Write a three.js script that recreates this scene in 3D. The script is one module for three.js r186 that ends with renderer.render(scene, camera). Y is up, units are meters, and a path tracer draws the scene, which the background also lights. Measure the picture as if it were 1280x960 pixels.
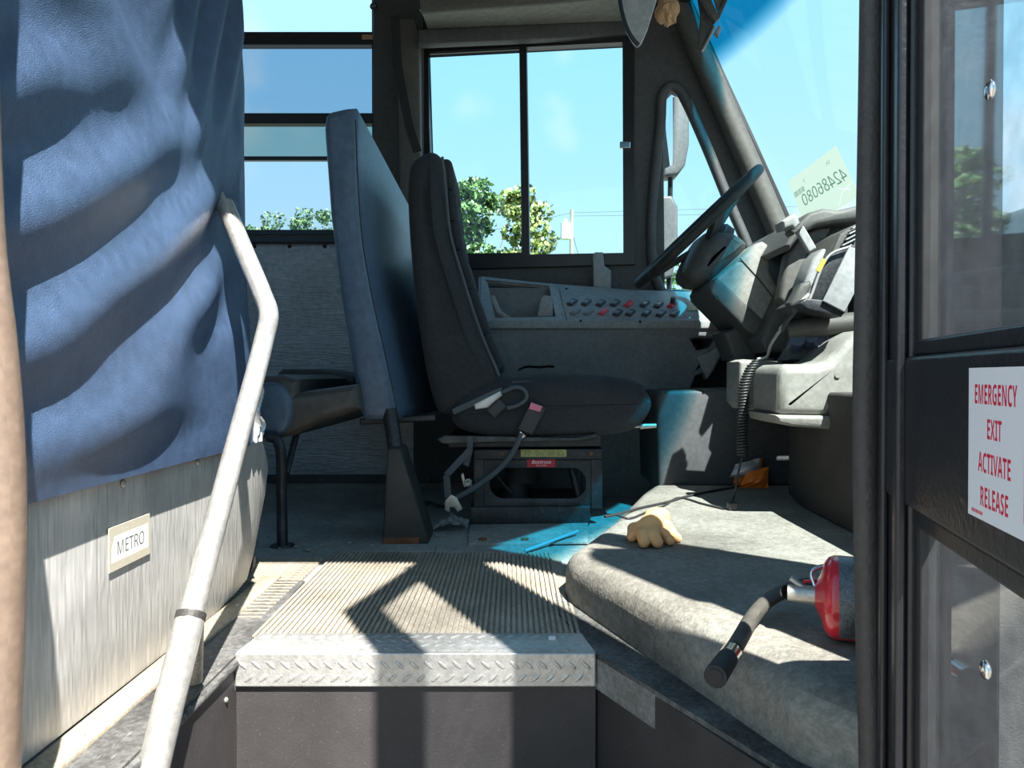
import * as THREE from 'three';
import { RoundedBoxGeometry } from 'three/addons/geometries/RoundedBoxGeometry.js';
import { mergeGeometries, mergeVertices, toCreasedNormals } from 'three/addons/utils/BufferGeometryUtils.js';

// ---------------------------------------------------------------- camera, sky, sun, exposure
const scene = new THREE.Scene();
const EYE = new THREE.Vector3(0, 0.46, 0), F = 960, PITCH = -Math.atan(10 / 960);
const camera = new THREE.PerspectiveCamera(2 * Math.atan(480 / F) * 180 / Math.PI, 4 / 3, 0.02, 600);
camera.position.copy(EYE); camera.rotation.x = PITCH;
const renderer = new THREE.WebGLRenderer();
renderer.toneMapping = THREE.LinearToneMapping;
renderer.toneMappingExposure = 2.0;
renderer.shadowMap.enabled = true;
const AZ = 24.5 * Math.PI / 180, EL = 55.5 * Math.PI / 180;
const SUN = new THREE.Vector3(Math.sin(AZ) * Math.cos(EL), Math.sin(EL), Math.cos(AZ) * Math.cos(EL));
const sun = new THREE.DirectionalLight(new THREE.Color().setRGB(1, 0.955, 0.88), 9.8);
sun.position.copy(SUN).multiplyScalar(20).add(new THREE.Vector3(0, 0.5, -2)); sun.target.position.set(0, 0.5, -2);
sun.castShadow = true; sun.shadow.mapSize.set(2048, 2048);
Object.assign(sun.shadow.camera, { left: -5, right: 5, top: 5, bottom: -5, near: 1, far: 60 });
scene.add(sun, sun.target);

// ---------------------------------------------------------------- random numbers and noise
let seed = 7;
const rnd = () => { seed = (seed * 1664525 + 1013904223) >>> 0; return seed / 4294967296; };
const rr = (a, b) => a + (b - a) * rnd();
const hash = (x, y, k) => { let h = (x * 374761393 + y * 668265263 + k * 974711) | 0; h = Math.imul(h ^ (h >>> 13), 1274126177); return ((h ^ (h >>> 16)) >>> 0) / 4294967296; };
function vnoise(x, y, per, k = 0) {                                  // value noise that repeats every `per` cells
  const xi = Math.floor(x), yi = Math.floor(y), fx = x - xi, fy = y - yi, m = (a) => ((a % per) + per) % per;
  const sx = fx * fx * (3 - 2 * fx), sy = fy * fy * (3 - 2 * fy);
  const a = hash(m(xi), m(yi), k), b = hash(m(xi + 1), m(yi), k), c = hash(m(xi), m(yi + 1), k), d = hash(m(xi + 1), m(yi + 1), k);
  return a + (b - a) * sx + (c - a) * sy + (a - b - c + d) * sx * sy;
}
function fbm(u, v, base, oct, k = 0) { let s = 0, a = 0.5, n = 0, p = base; for (let i = 0; i < oct; i++) { s += a * vnoise(u * p, v * p, p, k + i); n += a; a *= 0.55; p *= 2; } return s / n; }

// the sky: clear air with small soft clouds low down
{
  const W = 1024, Hh = 512, data = new Float32Array(W * Hh * 4);
  const mix = (a, b, t) => a.map((x, i) => x + (b[i] - x) * t), ss = (a, b, x) => { const t = Math.min(1, Math.max(0, (x - a) / (b - a))); return t * t * (3 - 2 * t); };
  for (let j = 0; j < Hh; j++) for (let i = 0; i < W; i++) {
    const el = ((j + 0.5) / Hh - 0.5) * Math.PI, e = Math.max(0, el) * 180 / Math.PI;
    let c = mix([0.72, 0.98, 1.16], [0.47, 0.86, 1.14], ss(2, 24, e)); c = mix(c, [0.22, 0.5, 0.98], ss(24, 80, e));
    const n = fbm(i / W, j / Hh * 0.5, 48, 4, 3), k = ss(0.56, 0.74, n) * ss(1, 5, e) * (1 - ss(14, 30, e)) * 0.75;
    c = mix(c, [1.05, 1.08, 1.14], k).map((x) => x * 0.58);
    if (el < 0) c = [0.2, 0.21, 0.2];
    data.set([...c, 1], (j * W + i) * 4);
  }
  const t = new THREE.DataTexture(data, W, Hh, THREE.RGBAFormat, THREE.FloatType);
  t.mapping = THREE.EquirectangularReflectionMapping; t.magFilter = THREE.LinearFilter; t.needsUpdate = true;
  scene.background = t;
}

// ---------------------------------------------------------------- helpers
const V = (x, y, z) => new THREE.Vector3(x, y, z);
const ray = (px, py) => V((px - 640) / F, (480 - py) / F, -1).applyAxisAngle(V(1, 0, 0), PITCH);
const atZ = (px, py, d) => { const r = ray(px, py); return r.multiplyScalar(d / -r.z).add(EYE); };        // on the plane z = -d
const atY = (px, py, y) => { const r = ray(px, py); return r.multiplyScalar((y - EYE.y) / r.y).add(EYE); };
const atPlane = (px, py, P, n) => { const r = ray(px, py); return r.clone().multiplyScalar(P.clone().sub(EYE).dot(n) / r.dot(n)).add(EYE); };
const used = {};
const numbered = (n) => { used[n] = (used[n] ?? -1) + 1; return used[n] ? `${n}_${String(used[n]).padStart(3, '0')}` : n; };
function boxUV(g) {                                                  // uv in metres along the face's main axis
  if (g.index) g = g.toNonIndexed();
  const p = g.attributes.position, n = g.attributes.normal, uv = new Float32Array(p.count * 2);
  for (let i = 0; i < p.count; i += 3) {
    let nx = 0, ny = 0, nz = 0; for (let k = 0; k < 3; k++) { nx += n.getX(i + k); ny += n.getY(i + k); nz += n.getZ(i + k); }
    nx = Math.abs(nx); ny = Math.abs(ny); nz = Math.abs(nz);
    for (let k = 0; k < 3; k++) {
      const x = p.getX(i + k), y = p.getY(i + k), z = p.getZ(i + k);
      uv.set(nz >= nx && nz >= ny ? [x, y] : nx >= ny ? [z, y] : [x, z], (i + k) * 2);
    }
  }
  g.setAttribute('uv', new THREE.BufferAttribute(uv, 2)); return g;
}
function obj(name, g, m, parent = scene, keepUV = false) {
  if (Array.isArray(g)) g = mergeGeometries(g.map((x) => { const y = x.index ? x.toNonIndexed() : x; for (const a of Object.keys(y.attributes)) if (!['position', 'normal', 'uv'].includes(a)) y.deleteAttribute(a); return y; }));
  if (!keepUV) g = boxUV(g);
  const o = new THREE.Mesh(g, m); o.castShadow = o.receiveShadow = true;
  o.name = parent === scene ? numbered(name) : name;
  if (parent !== scene) o.position.copy(parent.userData.off ?? V(0, 0, 0)).negate();
  parent.add(o); return o;
}
const tag = (o, label, category, group) => { Object.assign(o.userData, { label, category }); if (group) o.userData.group = group; return o; };
function thing(name, base, label, category, group) {                 // a Group at the base; parts are given in world coordinates
  const o = new THREE.Group(); o.name = numbered(name); o.position.copy(base); o.userData.off = base.clone(); scene.add(o);
  return label ? tag(o, label, category, group) : o;
}
function struct(name, base, label) { const o = thing(name, base); o.userData.kind = 'structure'; if (label) o.userData.label = label; return o; }
const sobj = (name, g, m, label) => { const o = obj(name, g, m); o.userData.kind = 'structure'; if (label) o.userData.label = label; return o; };
const stuff = (o) => { o.userData.kind = 'stuff'; return o; };
const box = (x0, x1, y0, y1, z0, z1, r = 0.004) => { const w = x1 - x0, h = y1 - y0, d = z1 - z0; r = Math.min(r, w * 0.45, h * 0.45, d * 0.45); return (r > 0.0005 ? new RoundedBoxGeometry(w, h, d, 2, r) : new THREE.BoxGeometry(w, h, d)).translate((x0 + x1) / 2, (y0 + y1) / 2, (z0 + z1) / 2); };
const tube = (pts, r, seg = 0, rs = 12, closed = false) => new THREE.TubeGeometry(pts.length === 2 ? new THREE.LineCurve3(...pts) : new THREE.CatmullRomCurve3(pts, closed, 'centripetal'), seg || Math.max(1, pts.length * 8), r, rs, closed);
function rod(a, b, r, r2 = r, rs = 14) { const d = b.clone().sub(a), g = new THREE.CylinderGeometry(r2, r, d.length(), rs); return g.translate(0, d.length() / 2, 0).applyQuaternion(new THREE.Quaternion().setFromUnitVectors(V(0, 1, 0), d.normalize())).translate(a.x, a.y, a.z); }
function bar(a, b, w, t, up = V(0, 1, 0)) { const d = b.clone().sub(a), L = d.length(); d.normalize(); const s = up.clone().cross(d).normalize(), u = d.clone().cross(s); return new RoundedBoxGeometry(w, t, L, 2, Math.min(w, t) * 0.3).translate(0, 0, L / 2).applyMatrix4(new THREE.Matrix4().makeBasis(s, u, d).setPosition(a)); }
function shape2(pts, smooth) { if (!smooth) return new THREE.Shape(pts); const c = new THREE.CatmullRomCurve3(pts.map((p) => V(p.x, p.y, 0)), true, 'centripetal').getPoints(pts.length * 6); return new THREE.Shape(c.slice(0, -1).map((p) => new THREE.Vector2(p.x, p.y))); }
// a body whose face nearest the camera has the given outline (photo pixels at depth d), `thick` deep
function slab(px, d, thick, { bevel = 0.008, smooth = false, seg = 3, holes = [] } = {}) {
  const to = (p) => { const v = atZ(p[0], p[1], d); return new THREE.Vector2(v.x, v.y); };
  const s = shape2(px.map(to), smooth); for (const h of holes) s.holes.push(shape2(h.map(to), smooth));
  bevel = Math.min(bevel, thick * 0.45);
  const g = new THREE.ExtrudeGeometry(s, { depth: thick - 2 * bevel, bevelEnabled: bevel > 0, bevelThickness: bevel, bevelSize: bevel, bevelOffset: -bevel, bevelSegments: seg, curveSegments: 8 });
  return toCreasedNormals(g.translate(0, 0, -d - thick + bevel), 0.7);
}
// a plan outline [x, z] raised from y0 to y1
function plan(pts, y0, y1, { bevel = 0, smooth = false, seg = 4 } = {}) {
  const s = shape2(pts.map(([x, z]) => new THREE.Vector2(x, -z)), smooth);
  const g = new THREE.ExtrudeGeometry(s, { depth: y1 - y0 - 2 * bevel, bevelEnabled: bevel > 0, bevelThickness: bevel, bevelSize: bevel, bevelOffset: -bevel, bevelSegments: seg });
  return toCreasedNormals(g.rotateX(-Math.PI / 2).translate(0, y0 + bevel, 0), 0.7);
}
// an upright wall sheet: P the start, u the direction along it; outline and holes in (metres along, height); thickness goes behind
function upright(P, u, out, holes, thick, bevel = 0) {
  const v2 = (a) => a.map((p) => new THREE.Vector2(p[0], p[1])), s = new THREE.Shape(v2(out)); for (const h of holes) s.holes.push(new THREE.Path(v2(h)));
  const g = new THREE.ExtrudeGeometry(s, { depth: thick, bevelEnabled: bevel > 0, bevelThickness: bevel, bevelSize: bevel, bevelOffset: -bevel, bevelSegments: 2 });
  const n = u.clone().cross(V(0, 1, 0)).normalize();
  return g.translate(0, 0, -thick).applyMatrix4(new THREE.Matrix4().makeBasis(u, V(0, 1, 0), n).setPosition(P.x, 0, P.z));
}
function grid(nu, nv, f, uvf) {                                       // f(u, v) -> Vector3
  const p = [], uv = [], ix = [];
  for (let j = 0; j <= nv; j++) for (let i = 0; i <= nu; i++) { p.push(...f(i / nu, j / nv).toArray()); uv.push(...(uvf ? uvf(i / nu, j / nv) : [i / nu, j / nv])); }
  for (let j = 0; j < nv; j++) for (let i = 0; i < nu; i++) { const a = j * (nu + 1) + i; ix.push(a, a + 1, a + nu + 2, a, a + nu + 2, a + nu + 1); }
  const g = new THREE.BufferGeometry(); g.setAttribute('position', new THREE.Float32BufferAttribute(p, 3)); g.setAttribute('uv', new THREE.Float32BufferAttribute(uv, 2)); g.setIndex(ix); g.computeVertexNormals(); return g;
}
function warp(g, f) { const p = g.attributes.position, v = V(0, 0, 0); for (let i = 0; i < p.count; i++) { f(v.fromBufferAttribute(p, i)); p.setXYZ(i, v.x, v.y, v.z); } g.deleteAttribute('normal'); g = mergeVertices(g.deleteAttribute('uv'), 1e-5); g.computeVertexNormals(); return toCreasedNormals(g, 0.8); }
const P2 = (a, d) => a.map(([x, y]) => atZ(x, y, d));

// ---------------------------------------------------------------- textures (what surfaces are made of) and materials
function dtex(n, f, srgb = true, m = n) { const a = new Uint8Array(n * m * 4); for (let j = 0; j < m; j++) for (let i = 0; i < n; i++) { const c = f(i / n, j / m); a.set(Array.isArray(c) ? [...c.map((x) => Math.max(0, Math.min(255, x))), 255] : [c, c, c, 255].map((x) => Math.max(0, Math.min(255, x))), (j * n + i) * 4); } const t = new THREE.DataTexture(a, n, m); t.wrapS = t.wrapT = THREE.RepeatWrapping; t.magFilter = THREE.LinearFilter; if (srgb) t.colorSpace = THREE.SRGBColorSpace; t.needsUpdate = true; return t; }
const rep = (t, sx, sy = sx) => { const c = t.clone(); c.repeat.set(sx, sy); c.needsUpdate = true; return c; };
const T = {
  grain: dtex(256, (u, v) => 205 + 50 * fbm(u, v, 32, 3, 1) + 20 * (fbm(u, v, 4, 3, 9) - 0.5)),
  dust: dtex(1024, (u, v) => { const a = fbm(u, v, 4, 8, 11), b = fbm(u, v, 90, 3, 17), s = vnoise(u * 300, v * 300, 300, 23); const k = 195 + 110 * (a - 0.5) + 60 * (b - 0.5) + 30 * (s - 0.5); return [k + 6, k + 2, k - 4]; }),
  scuff: dtex(1024, (u, v) => { const a = fbm(u, v, 8, 8, 31), b = fbm(u, v, 100, 3, 37), sc = vnoise(u * 240, v * 20, 240, 41); return 150 + 130 * (a - 0.5) + 90 * (b - 0.5) + (sc > 0.9 ? 45 : 0); }),
  speck: dtex(1024, (u, v) => { const a = vnoise(u * 420, v * 420, 420, 51), b = fbm(u, v, 5, 7, 57); return 150 + 70 * (b - 0.5) + (a > 0.95 ? 85 : a > 0.88 ? 25 : 0); }),
  streakV: dtex(512, (u, v) => 215 + 40 * (fbm(u, v, 8, 4, 61) - 0.5) + 60 * (vnoise(u * 128, v * 12, 128, 63) - 0.5) * vnoise(u * 32, v * 8, 32, 64)),
  bumpV: dtex(512, (u, v) => 255 * vnoise(u * 100, v * 16 + 3 * vnoise(u * 9, v * 9, 9, 5), 100, 65), false),
  bumpH: dtex(512, (u, v) => 255 * vnoise(u * 14, v * 100, 100, 67), false),
  leather: dtex(512, (u, v) => 255 * (0.6 * vnoise(u * 90, v * 90, 90, 71) + 0.4 * vnoise(u * 180, v * 180, 180, 73)), false),
  fabric: dtex(256, (u, v) => 128 + 60 * Math.sin(u * Math.PI * 128) * Math.sin(v * Math.PI * 128) + 90 * (vnoise(u * 64, v * 64, 64, 81) - 0.5), false),
  pebble: dtex(512, (u, v) => 255 * fbm(u, v, 64, 3, 91), false),
};
const C = (r, g, b) => new THREE.Color().setRGB(r, g, b);
const mat = (c, rough = 0.6, o = {}) => new THREE.MeshPhysicalMaterial({ color: Array.isArray(c) ? C(...c) : c, roughness: rough, side: THREE.DoubleSide, ...o });
const M = {
  vinyl: mat([0.062, 0.105, 0.195], 0.33, { bumpMap: rep(T.leather, 11), bumpScale: 0.0008, map: rep(T.grain, 2) }),
  vinylSeat: mat([0.1, 0.155, 0.235], 0.36, { bumpMap: rep(T.leather, 8), bumpScale: 0.0006, map: rep(T.grain, 2) }),
  vinylBrown: mat([0.085, 0.08, 0.075], 0.5, { bumpMap: rep(T.leather, 8), bumpScale: 0.0006, map: rep(T.grain, 2) }),
  alum: mat([0.6, 0.595, 0.58], 0.42, { metalness: 0.1, map: rep(T.streakV, 2.5), bumpMap: rep(T.bumpV, 2.2), bumpScale: 0.0006 }),
  alumWall: mat([0.58, 0.59, 0.6], 0.45, { metalness: 0.3, map: rep(T.grain, 2), bumpMap: rep(T.bumpH, 2.2), bumpScale: 0.002 }),
  alumBright: mat([0.6, 0.595, 0.58], 0.38, { metalness: 0.55, map: rep(T.grain, 5), bumpMap: rep(T.pebble, 6), bumpScale: 0.0004 }),
  steel: mat([0.62, 0.61, 0.59], 0.33, { metalness: 0.6, map: rep(T.grain, 4), bumpMap: rep(T.pebble, 8), bumpScale: 0.0003 }),
  chrome: mat([0.8, 0.8, 0.8], 0.15, { metalness: 1 }),
  angle: mat([0.6, 0.54, 0.44], 0.5, { metalness: 0.2, map: rep(T.dust, 2) }),
  runner: mat([0.42, 0.39, 0.34], 0.85, { map: rep(T.dust, 1.6) }),
  floor: mat([0.4, 0.42, 0.43], 0.8, { map: rep(T.dust, 1.3), bumpMap: rep(T.pebble, 3), bumpScale: 0.001 }),
  kerb: mat([0.24, 0.24, 0.235], 0.8, { map: rep(T.scuff, 1.7), bumpMap: rep(T.pebble, 5), bumpScale: 0.001 }),
  cover: mat([0.3, 0.3, 0.28], 0.8, { map: rep(T.dust, 1.2), bumpMap: rep(T.pebble, 4), bumpScale: 0.0012 }),
  riser: mat([0.13, 0.118, 0.122], 0.6, { map: rep(T.speck, 1.6), bumpMap: rep(T.pebble, 6), bumpScale: 0.0003 }),
  carpet: mat([0.13, 0.125, 0.115], 0.95, { map: rep(T.speck, 2), bumpMap: rep(T.pebble, 8), bumpScale: 0.002 }),
  black: mat([0.018, 0.018, 0.022], 0.35, { map: rep(T.grain, 3), bumpMap: rep(T.pebble, 4), bumpScale: 0.0003 }),
  blackMatte: mat([0.02, 0.02, 0.022], 0.7, { map: rep(T.grain, 4) }),
  seal: mat([0.06, 0.053, 0.05], 0.55, { map: rep(T.grain, 4), bumpMap: rep(T.pebble, 6), bumpScale: 0.0006 }),
  sealBrown: mat([0.23, 0.165, 0.125], 0.5, { map: rep(T.grain, 4) }),
  rubber: mat([0.025, 0.025, 0.027], 0.75, { map: rep(T.grain, 6) }),
  trim: mat([0.085, 0.087, 0.09], 0.6, { map: rep(T.grain, 3), bumpMap: rep(T.leather, 8), bumpScale: 0.0004 }),
  trimWarm: mat([0.12, 0.115, 0.105], 0.6, { map: rep(T.grain, 3), bumpMap: rep(T.leather, 8), bumpScale: 0.0004 }),
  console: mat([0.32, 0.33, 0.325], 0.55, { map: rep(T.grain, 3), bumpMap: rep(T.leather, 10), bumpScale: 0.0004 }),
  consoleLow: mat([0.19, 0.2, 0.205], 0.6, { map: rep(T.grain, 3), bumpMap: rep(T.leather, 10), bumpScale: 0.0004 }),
  dash: mat([0.28, 0.275, 0.25], 0.55, { map: rep(T.grain, 3), bumpMap: rep(T.leather, 10), bumpScale: 0.0004 }),
  dashDark: mat([0.075, 0.075, 0.07], 0.55, { map: rep(T.grain, 3), bumpMap: rep(T.leather, 10), bumpScale: 0.0005 }),
  liner: mat([0.36, 0.36, 0.31], 0.7, { map: rep(T.grain, 2) }),
  fabric: mat([0.04, 0.043, 0.048], 0.95, { map: rep(T.grain, 4), bumpMap: rep(T.fabric, 12), bumpScale: 0.0012, sheen: 0.4, sheenColor: C(0.2, 0.25, 0.3), sheenRoughness: 0.6 }),
  seatMetal: mat([0.09, 0.097, 0.11], 0.45, { metalness: 0.2, map: rep(T.scuff, 2), bumpMap: rep(T.pebble, 6), bumpScale: 0.0004 }),
  legMetal: mat([0.11, 0.105, 0.1], 0.6, { map: rep(T.speck, 3), bumpMap: rep(T.pebble, 6), bumpScale: 0.0008 }),
  rust: mat([0.3, 0.13, 0.06], 0.85, { map: rep(T.dust, 5) }),
  belt: mat([0.09, 0.1, 0.11], 0.85, { bumpMap: rep(T.fabric, 16), bumpScale: 0.0006 }),
  buckle: mat([0.035, 0.035, 0.037], 0.5), red: mat([0.55, 0.025, 0.04], 0.4), redExt: mat([0.6, 0.02, 0.035], 0.28, { clearcoat: 0.6 }),
  railDark: mat([0.17, 0.18, 0.18], 0.45, { metalness: 0.4, map: rep(T.scuff, 4) }),
  zinc: mat([0.55, 0.53, 0.48], 0.4, { metalness: 0.6, map: rep(T.grain, 8) }),
  glove: mat([0.9, 0.47, 0.2], 0.75, { bumpMap: rep(T.fabric, 14), bumpScale: 0.0008 }),
  tan: mat([0.5, 0.32, 0.18], 0.9, { bumpMap: rep(T.pebble, 8), bumpScale: 0.003 }),
  orange: mat([0.85, 0.2, 0.02], 0.4), silver: mat([0.55, 0.55, 0.55], 0.35, { metalness: 0.4 }),
  white: mat([0.8, 0.8, 0.8], 0.5), cyan: mat([0.18, 0.42, 0.5], 0.4), wheel: mat([0.05, 0.06, 0.055], 0.6, { map: rep(T.scuff, 6), bumpMap: rep(T.leather, 12), bumpScale: 0.0006 }),
  cord: mat([0.03, 0.03, 0.03], 0.45), hose: mat([0.11, 0.11, 0.1], 0.7, { bumpMap: rep(T.fabric, 20), bumpScale: 0.001, map: rep(T.dust, 8) }),
  plastic: mat([0.5, 0.52, 0.52], 0.25, { transmission: 0.5, thickness: 0 }), brass: mat([0.7, 0.5, 0.1], 0.35, { metalness: 0.4 }),
  mirror: mat([0.85, 0.87, 0.88], 0.03, { metalness: 1 }), mirrorShell: mat([0.14, 0.14, 0.145], 0.5, { map: rep(T.grain, 3) }), shell: mat([0.33, 0.34, 0.34], 0.5, { map: rep(T.grain, 3) }),
  glass: mat([0.74, 0.92, 0.96], 0.02, { transmission: 1, thickness: 0, ior: 1.5 }),
  clear: mat([0.95, 0.97, 0.97], 0.02, { transmission: 1, thickness: 0 }),
  tint: mat([0.32, 0.44, 0.55], 0.02, { transmission: 1, thickness: 0 }), tintHalf: mat([0.6, 0.7, 0.76], 0.02, { transmission: 1, thickness: 0 }), tintDeep: mat([0.26, 0.36, 0.36], 0.02, { transmission: 1, thickness: 0 }),
  doorGlass: mat([0.9, 0.93, 0.95], 0.03, { transmission: 0.92, thickness: 0, map: rep(T.grain, 2) }),
  asphalt: mat([0.3, 0.28, 0.26], 0.9, { map: rep(T.dust, 0.4) }), grass: mat([0.16, 0.24, 0.06], 0.95, { map: rep(T.dust, 0.1) }),
  bark: mat([0.16, 0.12, 0.09], 0.9), poleWood: mat([0.3, 0.26, 0.22], 0.9), 
};

// ---------------------------------------------------------------- ground outside
{
  const g = struct('ground', V(0, -0.8, 0), 'grey asphalt lot with grass beyond outside the bus');
  obj('asphalt', box(-30, 30, -0.9, -0.8, -26, 26, 0), M.asphalt, g);
  obj('grass_field', box(-160, 160, -0.95, -0.83, -180, 120, 0), M.grass, g);
}
// ---------------------------------------------------------------- bus shell: floor, stairwell, walls, ceiling
const WX = (y, z) => { const t = Math.min(1, Math.max(0, (z + 1.75) / 0.85)); return 0.80 - 0.466 * (y - 1.69) + 0.3 * (1 - Math.abs((z + 1.95) / 1.15) ** 3) - 0.2 * t * t * (3 - 2 * t); };
const ZD = 0.70, ZW = 3.32, CEIL = 2.32;
const floorG = struct('floor', V(0, 0, -2), 'dusty grey bus floor with ribbed rubber runner');
obj('floor_sheet', plan([[-4, -3.36], [1.35, -3.36], [1.35, -ZD - 0.02], [0.39, -ZD - 0.02], [0.136, -1.25], [-0.449, -1.25], [-0.455, -ZD - 0.02], [-4, -ZD - 0.02]], -0.05, 0), M.floor, floorG);
{
  const ribs = [], n = 56, x0 = -0.455, x1 = 0.122; const q = new THREE.BoxGeometry(1, 1, 1);
  for (let i = 0; i < n; i++) { const x = x0 + (x1 - x0) * (i + 0.5) / n, zn = -1.332, zf = x < 0.1 ? -1.965 : -1.62; ribs.push(q.clone().scale((x1 - x0) / n * 0.55, 0.004, zn - zf).translate(x, 0.006, (zn + zf) / 2)); }
  obj('runner_base', box(x0, x1, 0, 0.004, -1.965, -1.33, 0), M.runner, floorG);
  stuff(obj('runner_rib', ribs, M.runner, floorG));
  const side = []; for (let i = 0; i < 22; i++) side.push(q.clone().scale(1.7, 0.004, 0.006).translate(-1.32, 0.006, -1.44 - i * 0.022 + 0.0));
  obj('side_runner_base', box(-2.2, -0.47, 0, 0.004, -1.93, -1.43, 0), M.runner, floorG);
  stuff(obj('side_runner_rib', side, M.runner, floorG));
  obj('floor_plate', box(-0.2, 0.1, 0, 0.004, -2.1, -1.98, 0.001), M.floor, floorG);
  obj('floor_plate', box(-0.46, -0.203, 0, 0.004, -2.06, -1.98, 0.001), M.floor, floorG);
}
{ // stairwell
  const s = struct('stairwell', V(-0.15, -0.8, -1), 'black speckled step well with risers below the floor');
  obj('riser', box(-0.449, 0.136, -0.27, -0.002, -1.262, -1.246, 0), M.riser, s);
  obj('tread', box(-0.46, 0.25, -0.29, -0.27, -1.262, -0.95, 0), M.riser, s);
  obj('riser', box(-0.46, 0.27, -0.53, -0.27, -0.966, -0.95, 0), M.riser, s);
  obj('tread', box(-0.46, 0.36, -0.55, -0.53, -0.966, -0.68, 0), M.riser, s);
  obj('side_wall', plan([[-0.449, -1.262], [-0.475, -1.262], [-0.475, -0.7], [-0.452, -0.7]], -0.75, -0.001), M.riser, s);
  obj('side_wall', plan([[0.136, -1.262], [0.165, -1.262], [0.41, -0.72], [0.385, -0.7]], -0.75, -0.001), M.riser, s);
  const edge = obj('kerb_edge', tube([V(-0.449, -0.006, -1.25), V(-0.454, -0.006, -0.72)], 0.008), M.kerb, s);
  for (const [px, py, x] of [[282, 875, -0.449], [222, 885, -0.451]]) { const p = atZ(px, py, 1); const r = ray(px, py); const k = x / r.x, q = r.multiplyScalar(k).add(EYE); obj('rivet', new THREE.SphereGeometry(0.0045, 10, 8).translate(q.x, q.y, q.z), M.zinc, s); }
  // rubber kerb tops at either side of the steps
  obj('kerb_top', plan([[0.137, -1.248], [0.388, -0.72], [0.43, -0.74], [0.34, -0.9], [0.12, -1.6], [0.09, -1.6], [0.085, -1.48]], 0, 0.007), M.kerb, s);
  obj('kerb_top', plan([[-0.449, -1.33], [-0.449, -1.25], [-0.454, -0.72], [-0.53, -0.72], [-0.53, -1.7], [-0.46, -1.7]], 0, 0.006), M.kerb, s);
  obj('joint_strip', box(-0.455, -0.2, 0.0, 0.007, -1.99, -1.975, 0.001), M.floor, s);
}
{ // chequer plate step edge
  const t = struct('trim_1', V(-0.15, 0, -1.26), 'diamond-plate aluminium nosing along the top step');
  obj('top_plate', plan([[-0.449, -1.246], [0.136, -1.246], [0.122, -1.336], [-0.44, -1.336]], 0.0, 0.012, { bevel: 0.003 }), M.alumBright, t);
  obj('front_plate', box(-0.449, 0.136, -0.044, 0.0115, -1.249, -1.238, 0.003), M.alumBright, t);
  const bars = []; const one = () => new THREE.SphereGeometry(1, 8, 5).scale(0.0105, 0.0012, 0.0032);
  for (let i = 0; i < 25; i++) for (let k = 0; k < 4; k++) { const x = -0.435 + i * 0.0232 + (k % 2) * 0.0116; if (x < 0.115) bars.push(one().rotateY(k % 2 ? 0.7 : -0.7).translate(x, 0.012, -1.255 - k * 0.021)); }
  for (let i = 0; i < 25; i++) for (let k = 0; k < 2; k++) { const x = -0.437 + i * 0.0232 + k * 0.0116; if (x < 0.125) bars.push(one().rotateY(k ? 0.7 : -0.7).rotateX(Math.PI / 2).translate(x, -0.008 - k * 0.021, -1.238)); }
  stuff(obj('raised_bar', bars, M.alumBright, t));
  for (const px of [452, 588, 710]) { const p = atY(px, 812, 0.013); obj('screw', new THREE.CylinderGeometry(0.004, 0.004, 0.002, 10).translate(p.x, 0.0125, p.z), M.zinc, t); }
}
// left wall, passenger part
const wl = struct('wall_left', V(-1, 0, -ZW), 'driver side wall with textured aluminium lower panel');
{
  obj('lower_panel', box(-4, -0.4, 0, 1.035, -ZW - 0.05, -ZW, 0), M.alumWall, wl);
  obj('top_band', box(-4, -0.58, 2.2, CEIL, -ZW - 0.05, -ZW, 0), M.trim, wl);
  for (const px of [318, 362, 406]) { const p = atZ(px, 308, ZW - 0.001); obj('screw', new THREE.SphereGeometry(0.009, 10, 6).scale(1, 1, 0.35).translate(p.x, p.y, p.z), M.blackMatte, wl); }
  obj('floor_angle', box(-4, -0.35, 0, 0.035, -ZW, -ZW + 0.03, 0.004), M.trim, wl);
  obj('centre_pillar', box(-0.595, -0.375, 0.9, CEIL, -ZW - 0.05, -ZW + 0.035, 0.012), M.trim, wl);
  obj('pillar_cover', slab([[494, 22], [518, 22], [524, 50], [526, 200], [520, 340], [502, 340], [497, 120]], 3.2, 0.08, { bevel: 0.01 }), M.trimWarm, wl);
}
{ // passenger window: black bars and tinted panes
  const w = struct('window_2', V(-1.5, 1.04, -ZW), 'passenger side window of tinted panes between black bars');
  const Y = (py) => atZ(400, py, ZW).y, x0 = -3.2, x1 = -0.585, xm = -1.7;
  const f = (a, b, t = 0.05) => obj('frame_bar', box(x0, x1, Y(b), Y(a), -ZW - 0.03, -ZW + t - 0.03, 0.004), M.black, w);
  f(42, 58); f(143, 156); f(195, 200, 0.03); f(288, 295); f(296, 305, 0.06);
  const pane = (a, b, m) => obj('pane', box(x0, x1, Y(b), Y(a), -ZW - 0.012, -ZW - 0.01, 0), m, w);
  const flat = (a, b, m, z) => { const g = new THREE.PlaneGeometry(x1 - x0, Y(a) - Y(b)).translate((x0 + x1) / 2, (Y(a) + Y(b)) / 2, z); return obj('pane', g, m, w); };
  flat(58, 143, M.tint, -ZW - 0.01); flat(156, 195, M.tintDeep, -ZW - 0.01); flat(200, 288, M.tintHalf, -ZW - 0.01);
  obj('sash_side', box(-0.6, -0.585, 1.05, 2.2, -ZW - 0.03, -ZW + 0.02, 0.003), M.black, w);
  obj('sash_side', box(-2.2, -2.17, 1.05, 2.2, -ZW - 0.03, -ZW + 0.02, 0.003), M.black, w);
  { const a = atZ(461, 46, ZW - 0.025); obj('bar_sticker', box(a.x - 0.03, a.x + 0.03, a.y - 0.01, a.y + 0.01, -ZW + 0.02, -ZW + 0.022, 0), M.tan, w); }
}
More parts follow.
